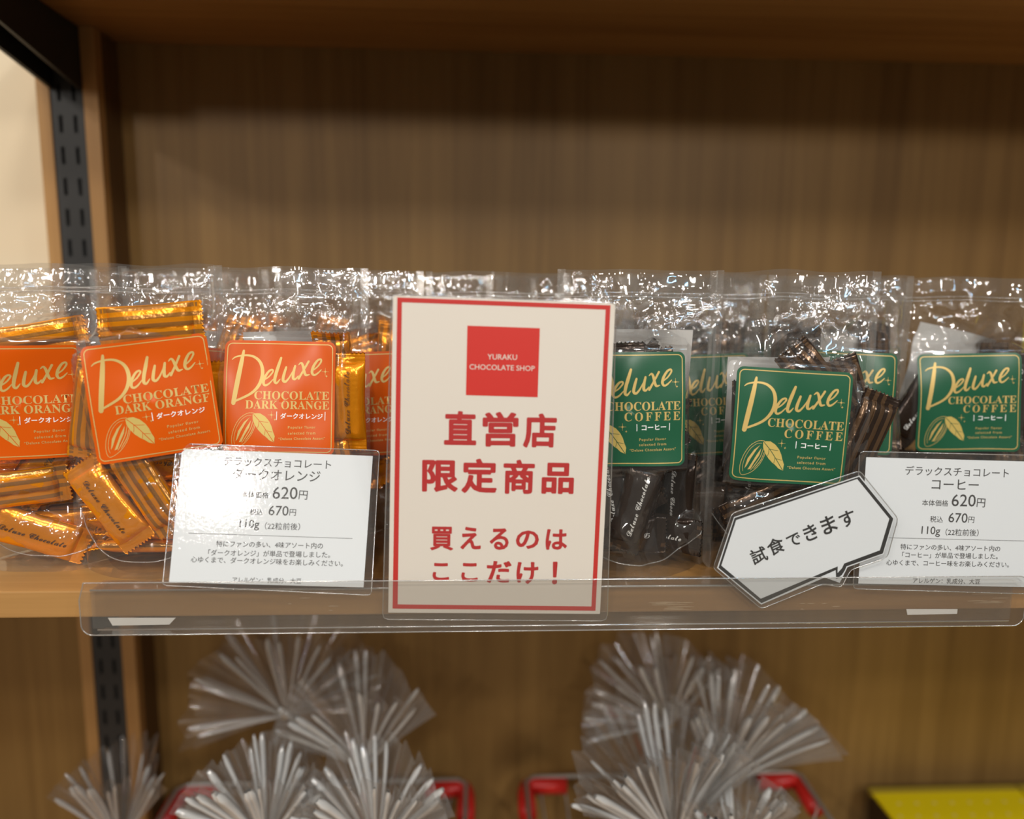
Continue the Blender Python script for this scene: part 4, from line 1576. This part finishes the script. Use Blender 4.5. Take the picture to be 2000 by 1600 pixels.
def gift_bag(tie_px, y, R_mm, a0, a1, pleats, seed, label, dim=False, lean=.25, body=.046, tilt=0.0, group='cellophane gift bags in the baskets'):
    rr = np.random.RandomState(seed)
    T = PY(*tie_px, y)
    zfl = ZLOW+.004
    root = empty('gift_bag', tuple(T), label=label, category='gift bag', group=group)
    mt = MT['cello_dim'] if dim else MT['cello']
    Rm = R_mm*.001
    for lay in range(2):
        n_a, n_r = pleats*8, 16
        V, Fc = [], []
        pk = rr.uniform(.7, 1.3, pleats+2)
        rk = rr.uniform(.88, 1.04, pleats+2)
        for i in range(n_a+1):
            t = i/n_a
            th_ = R(a0+(a1-a0)*t)
            pi_ = t*pleats
            k = int(pi_)
            ph_ = pi_-k
            tri = 1-2*abs(ph_-.5)*2
            tri = math.copysign(abs(tri)**.8, tri)
            amp = pk[k]*(1-ph_)+pk[k+1]*ph_
            rl = rk[k]*(1-ph_)+rk[k+1]*ph_
            for j in range(n_r+1):
                s = j/n_r
                r_ = .004+Rm*rl*s
                dep = (.16+.5*lay)*r_*math.sin(math.pi*t)*(-1 if lay == 0 else 1)-lean*r_*(.4+.6*s)
                am = amp*Rm*.10*s**.9
                th2 = th_+tri*.05*s*(.5 if lay else 1)
                curl = .05*Rm*math.sin(pi_*2.1+seed)*s**3
                V.append((r_*math.cos(th2), dep+tri*am+curl, r_*math.sin(th2)))
        for i in range(n_a):
            for j in range(n_r):
                a = i*(n_r+1)+j
                Fc.append((a, a+1, a+n_r+2, a+n_r+1))
        mobj('pleated_top', mesh('pleated_top', V, Fc), root, [mt], True)
    # gathered folds running out to the rim, their highlights put in as white film
    V, Fc = [], []
    nf = int(pleats*1.7)
    for i in range(nf):
        t = (i+rr.uniform(.2, .8))/nf
        th_ = R(a0+(a1-a0)*t)
        r1 = Rm*rr.uniform(.84, 1.0)
        bow = rr.uniform(-.05, .05)
        wd = rr.uniform(.0013, .0032)
        ly = rr.randint(2)
        b = len(V)
        for j in range(13):
            s = j/12
            r_ = .003+r1*s
            th2 = th_+bow*s*s
            dep = (.16+.5*ly)*r_*math.sin(math.pi*t)*(-1 if ly == 0 else 1)-lean*r_*(.4+.6*s)-.0035
            w = wd*(.45+.75*s)*(1 if j < 12 else .5)
            for q_ in range(6):
                a = q_*math.pi/3
                u_ = w*math.cos(a)
                V.append((r_*math.cos(th2)-u_*math.sin(th2), dep+w*1.6*math.sin(a), r_*math.sin(th2)+u_*math.cos(th2)))
        for j in range(12):
            for q_ in range(6):
                Fc.append((b+j*6+q_, b+j*6+(q_+1) % 6, b+j*6+6+(q_+1) % 6, b+j*6+6+q_))
    mobj('highlit_folds', mesh('highlit_folds', V, Fc), root, [MT['cello_highlit_dim'] if dim else MT['cello_highlit']], True)
    # twist tie
    ang = R((a0+a1)/2-90)
    pts = [(.0065*math.cos(2*math.pi*i/14)*math.cos(ang), .0065*math.sin(2*math.pi*i/14), .0065*math.cos(2*math.pi*i/14)*math.sin(ang)) for i in range(14)]
    tube('twist_tie', pts, .0017, MT['gold_tie'], root, 6, True)
    # gathered sack below the tie
    hb = T[2]-zfl
    V, Fc = [], []
    na, nr = 72, 26
    fr = rr.randint(9, 15)
    p0 = rr.uniform(0, 6, 5)
    for j in range(nr+1):
        s = j/nr
        rad = body*(math.sin(min(1, s*1.25)*math.pi/2)**.9)*(1 if s < .85 else 1-.25*((s-.85)/.15)**2)+.004
        for i in range(na):
            a = 2*math.pi*i/na
            cr_ = 1+(.16*(1-s)+.05)*math.sin(fr*a+p0[0]+2*s)+.05*math.sin(5*a+p0[1]-4*s)+.035*math.sin(17*a+p0[2]+9*s)+.03*math.sin(3*a+11*s+p0[3])
            cr_ = min(cr_, 1.18)
            V.append((rad*cr_*math.cos(a), rad*cr_*math.sin(a)*.8, -hb*s))
    for j in range(nr):
        for i in range(na):
            Fc.append((j*na+i, j*na+(i+1) % na, (j+1)*na+(i+1) % na, (j+1)*na+i))
    Fc.append(tuple(nr*na+i for i in range(na))[::-1])
    mobj('sack', mesh('sack', V, Fc), root, [mt], True)
    return root


gift_bag((562, 1395), .262, 104, 8, 196, 11, 1, 'large loose cellophane bag top fanning up behind the left basket', True, .1, .05)
gift_bag((712, 1500), .225, 108, 48, 152, 8, 2, 'cellophane bag top fanning up to the right in the left basket')
gift_bag((520, 1650), .14, 90, 48, 142, 13, 3, 'dense frosty cellophane fan at the left front of the left basket')
gift_bag((735, 1665), .12, 92, 42, 150, 12, 4, 'dense cellophane fan at the right front of the left basket')
gift_bag((1306, 1415), .268, 92, 50, 188, 9, 5, 'topmost cellophane fan leaning left above the right basket', False, .12, .05)
gift_bag((1412, 1532), .215, 118, 31, 122, 10, 6, 'cellophane fan spreading to the right in the right basket')
gift_bag((1318, 1650), .14, 128, 60, 146, 14, 7, 'large frosty cellophane fan at the front of the right basket')
gift_bag((1440, 1690), .115, 84, 62, 132, 9, 8, 'low cellophane fan between the others at right basket front')
gift_bag((238, 1650), .21, 92, 55, 128, 9, 9, 'thin clear cellophane bag beside the wooden post at bottom left', True, .2, .05, group=None)


def basket(pxl, pxr, yb, y0, label):
    A, B = PY(*pxl, yb), PY(*pxr, yb)
    zr_ = (A[2]+B[2])/2
    xa, xb = A[0], B[0]
    root = empty('wire_basket', ((xa+xb)/2, (yb+y0)/2, ZLOW), label=label, category='basket', group='wire baskets on the lowest shelf')
    ox, oy, oz = (xa+xb)/2, (yb+y0)/2, ZLOW

    def Lc(x, y, z):
        return (x-ox, y-oy, z-oz)
    rim = [Lc(xa, y0, zr_), Lc(xb, y0, zr_), Lc(xb, yb, zr_), Lc(xa, yb, zr_)]
    tube('rim', [Vector(rim[i]).lerp(Vector(rim[(i+1) % 4]), t) for i in range(4) for t in (.03, .5, .97)], .0026, MT['wire'], root, 8, True)
    ins = .018
    for i in range(11):
        x = xa+(xb-xa)*(i+.5)/11
        xi = (xa+ins)+(xb-xa-2*ins)*(i+.5)/11
        tube('wire', [Lc(x, yb, zr_), Lc(xi, yb-ins, ZLOW+.004), Lc(xi, y0+ins, ZLOW+.004), Lc(x, y0, zr_)], .0013, MT['wire'], root, 6)
    for i in range(8):
        y = y0+(yb-y0)*(i+.5)/8
        tube('wire', [Lc(xa, y, zr_), Lc(xa+ins, y, ZLOW+.0065), Lc(xb-ins, y, ZLOW+.0065), Lc(xb, y, zr_)], .0013, MT['wire'], root, 6)
    for s, xc in ((1, xa), (-1, xb)):
        zz_ = zr_-.0105
        pts = [Lc(xc+s*.05, yb-.001, zz_), Lc(xc+s*.008, yb-.001, zz_), Lc(xc+s*.002, yb-.004, zz_-.001), Lc(xc, yb-.012, zz_-.002), Lc(xc, yb-.05, zz_-.004)]
        tube('corner_grip', pts, .0105, MT['red_plastic'], root, 12, label='red plastic corner grip')
    return root


basket((352, 1545), (911, 1512), .33, .03, 'grey wire basket with red corner grips at lower left')
basket((1026, 1520), (1560, 1506), .33, .03, 'grey wire basket with red corner grips at lower middle')

# yellow cartons
zb_ = -.40


def carton(x0, x1, y0, y1, z0, z1, label, dots=True):
    root = empty('yellow_carton', ((x0+x1)/2, (y0+y1)/2, z0), label=label, category='carton', group='yellow cartons')
    hx, hy, hz = (x1-x0)/2, (y1-y0)/2, z1-z0
    box('carton_body', (-hx+.0012, -hy+.0012, 0), (hx-.0012, hy-.0012, hz-.0042), MT['dark_box'], root)
    bm = bmesh.new()
    box_bm(bm, (-hx, -hy, hz-.004), (hx, hy, hz), .001)
    me = bmesh_mesh('lid', bm)
    fl = Flat()
    if dots:
        st = .022
        for i in range(int(2*hx/st)):
            for j in range(int(2*hy/st)):
                fl.disc((-hx+st*(i+.5+.5*(j % 2)), -hy+st*(j+.6)), .0024, 1, 0)
        bm = bmesh.new()
        bm.from_mesh(me)
        m2 = fl.build('d', lambda x, y, l: (x, y, hz+.0002))
        bm.from_mesh(m2)
        for f in bm.faces:
            if all(abs(v.co.z-hz-.0002) < 1e-5 for v in f.verts):
                f.material_index = 1
        bm.to_mesh(me)
        bm.free()
    mobj('lid', me, root, [MT['yellow'], MT['pale_dot']])
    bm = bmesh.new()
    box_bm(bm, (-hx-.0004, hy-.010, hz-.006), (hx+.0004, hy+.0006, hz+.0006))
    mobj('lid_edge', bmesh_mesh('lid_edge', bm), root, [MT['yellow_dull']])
    return root


a, b = PZ(1690, 1532, zb_), PZ(1968, 1523, zb_)
carton(a[0], b[0], .05, .335, ZLOW, zb_, 'yellow carton with dark sides at the bottom right corner')
carton(b[0]+.004, b[0]+.204, .05, .335, ZLOW, zb_, 'second yellow carton cut off by the right edge at bottom')
a = PY(2003, 600, .24)
root = empty('printed_packet', (a[0]+.05, .22, 0), label='yellow and dark packet cut off at right edge of the middle shelf', category='packet')
box('packet_body', (-.05, -.02, 0), (.05, .02, .13), MT['dark_box'], root, .002)
box('packet_top', (-.05, -.02, .1302), (.05, .02, .205), MT['yellow'], root, .002, label='yellow upper part')
box('gold_band', (-.0506, -.0206, .062), (.0506, .0206, .068), MT['gold_tie'], root)
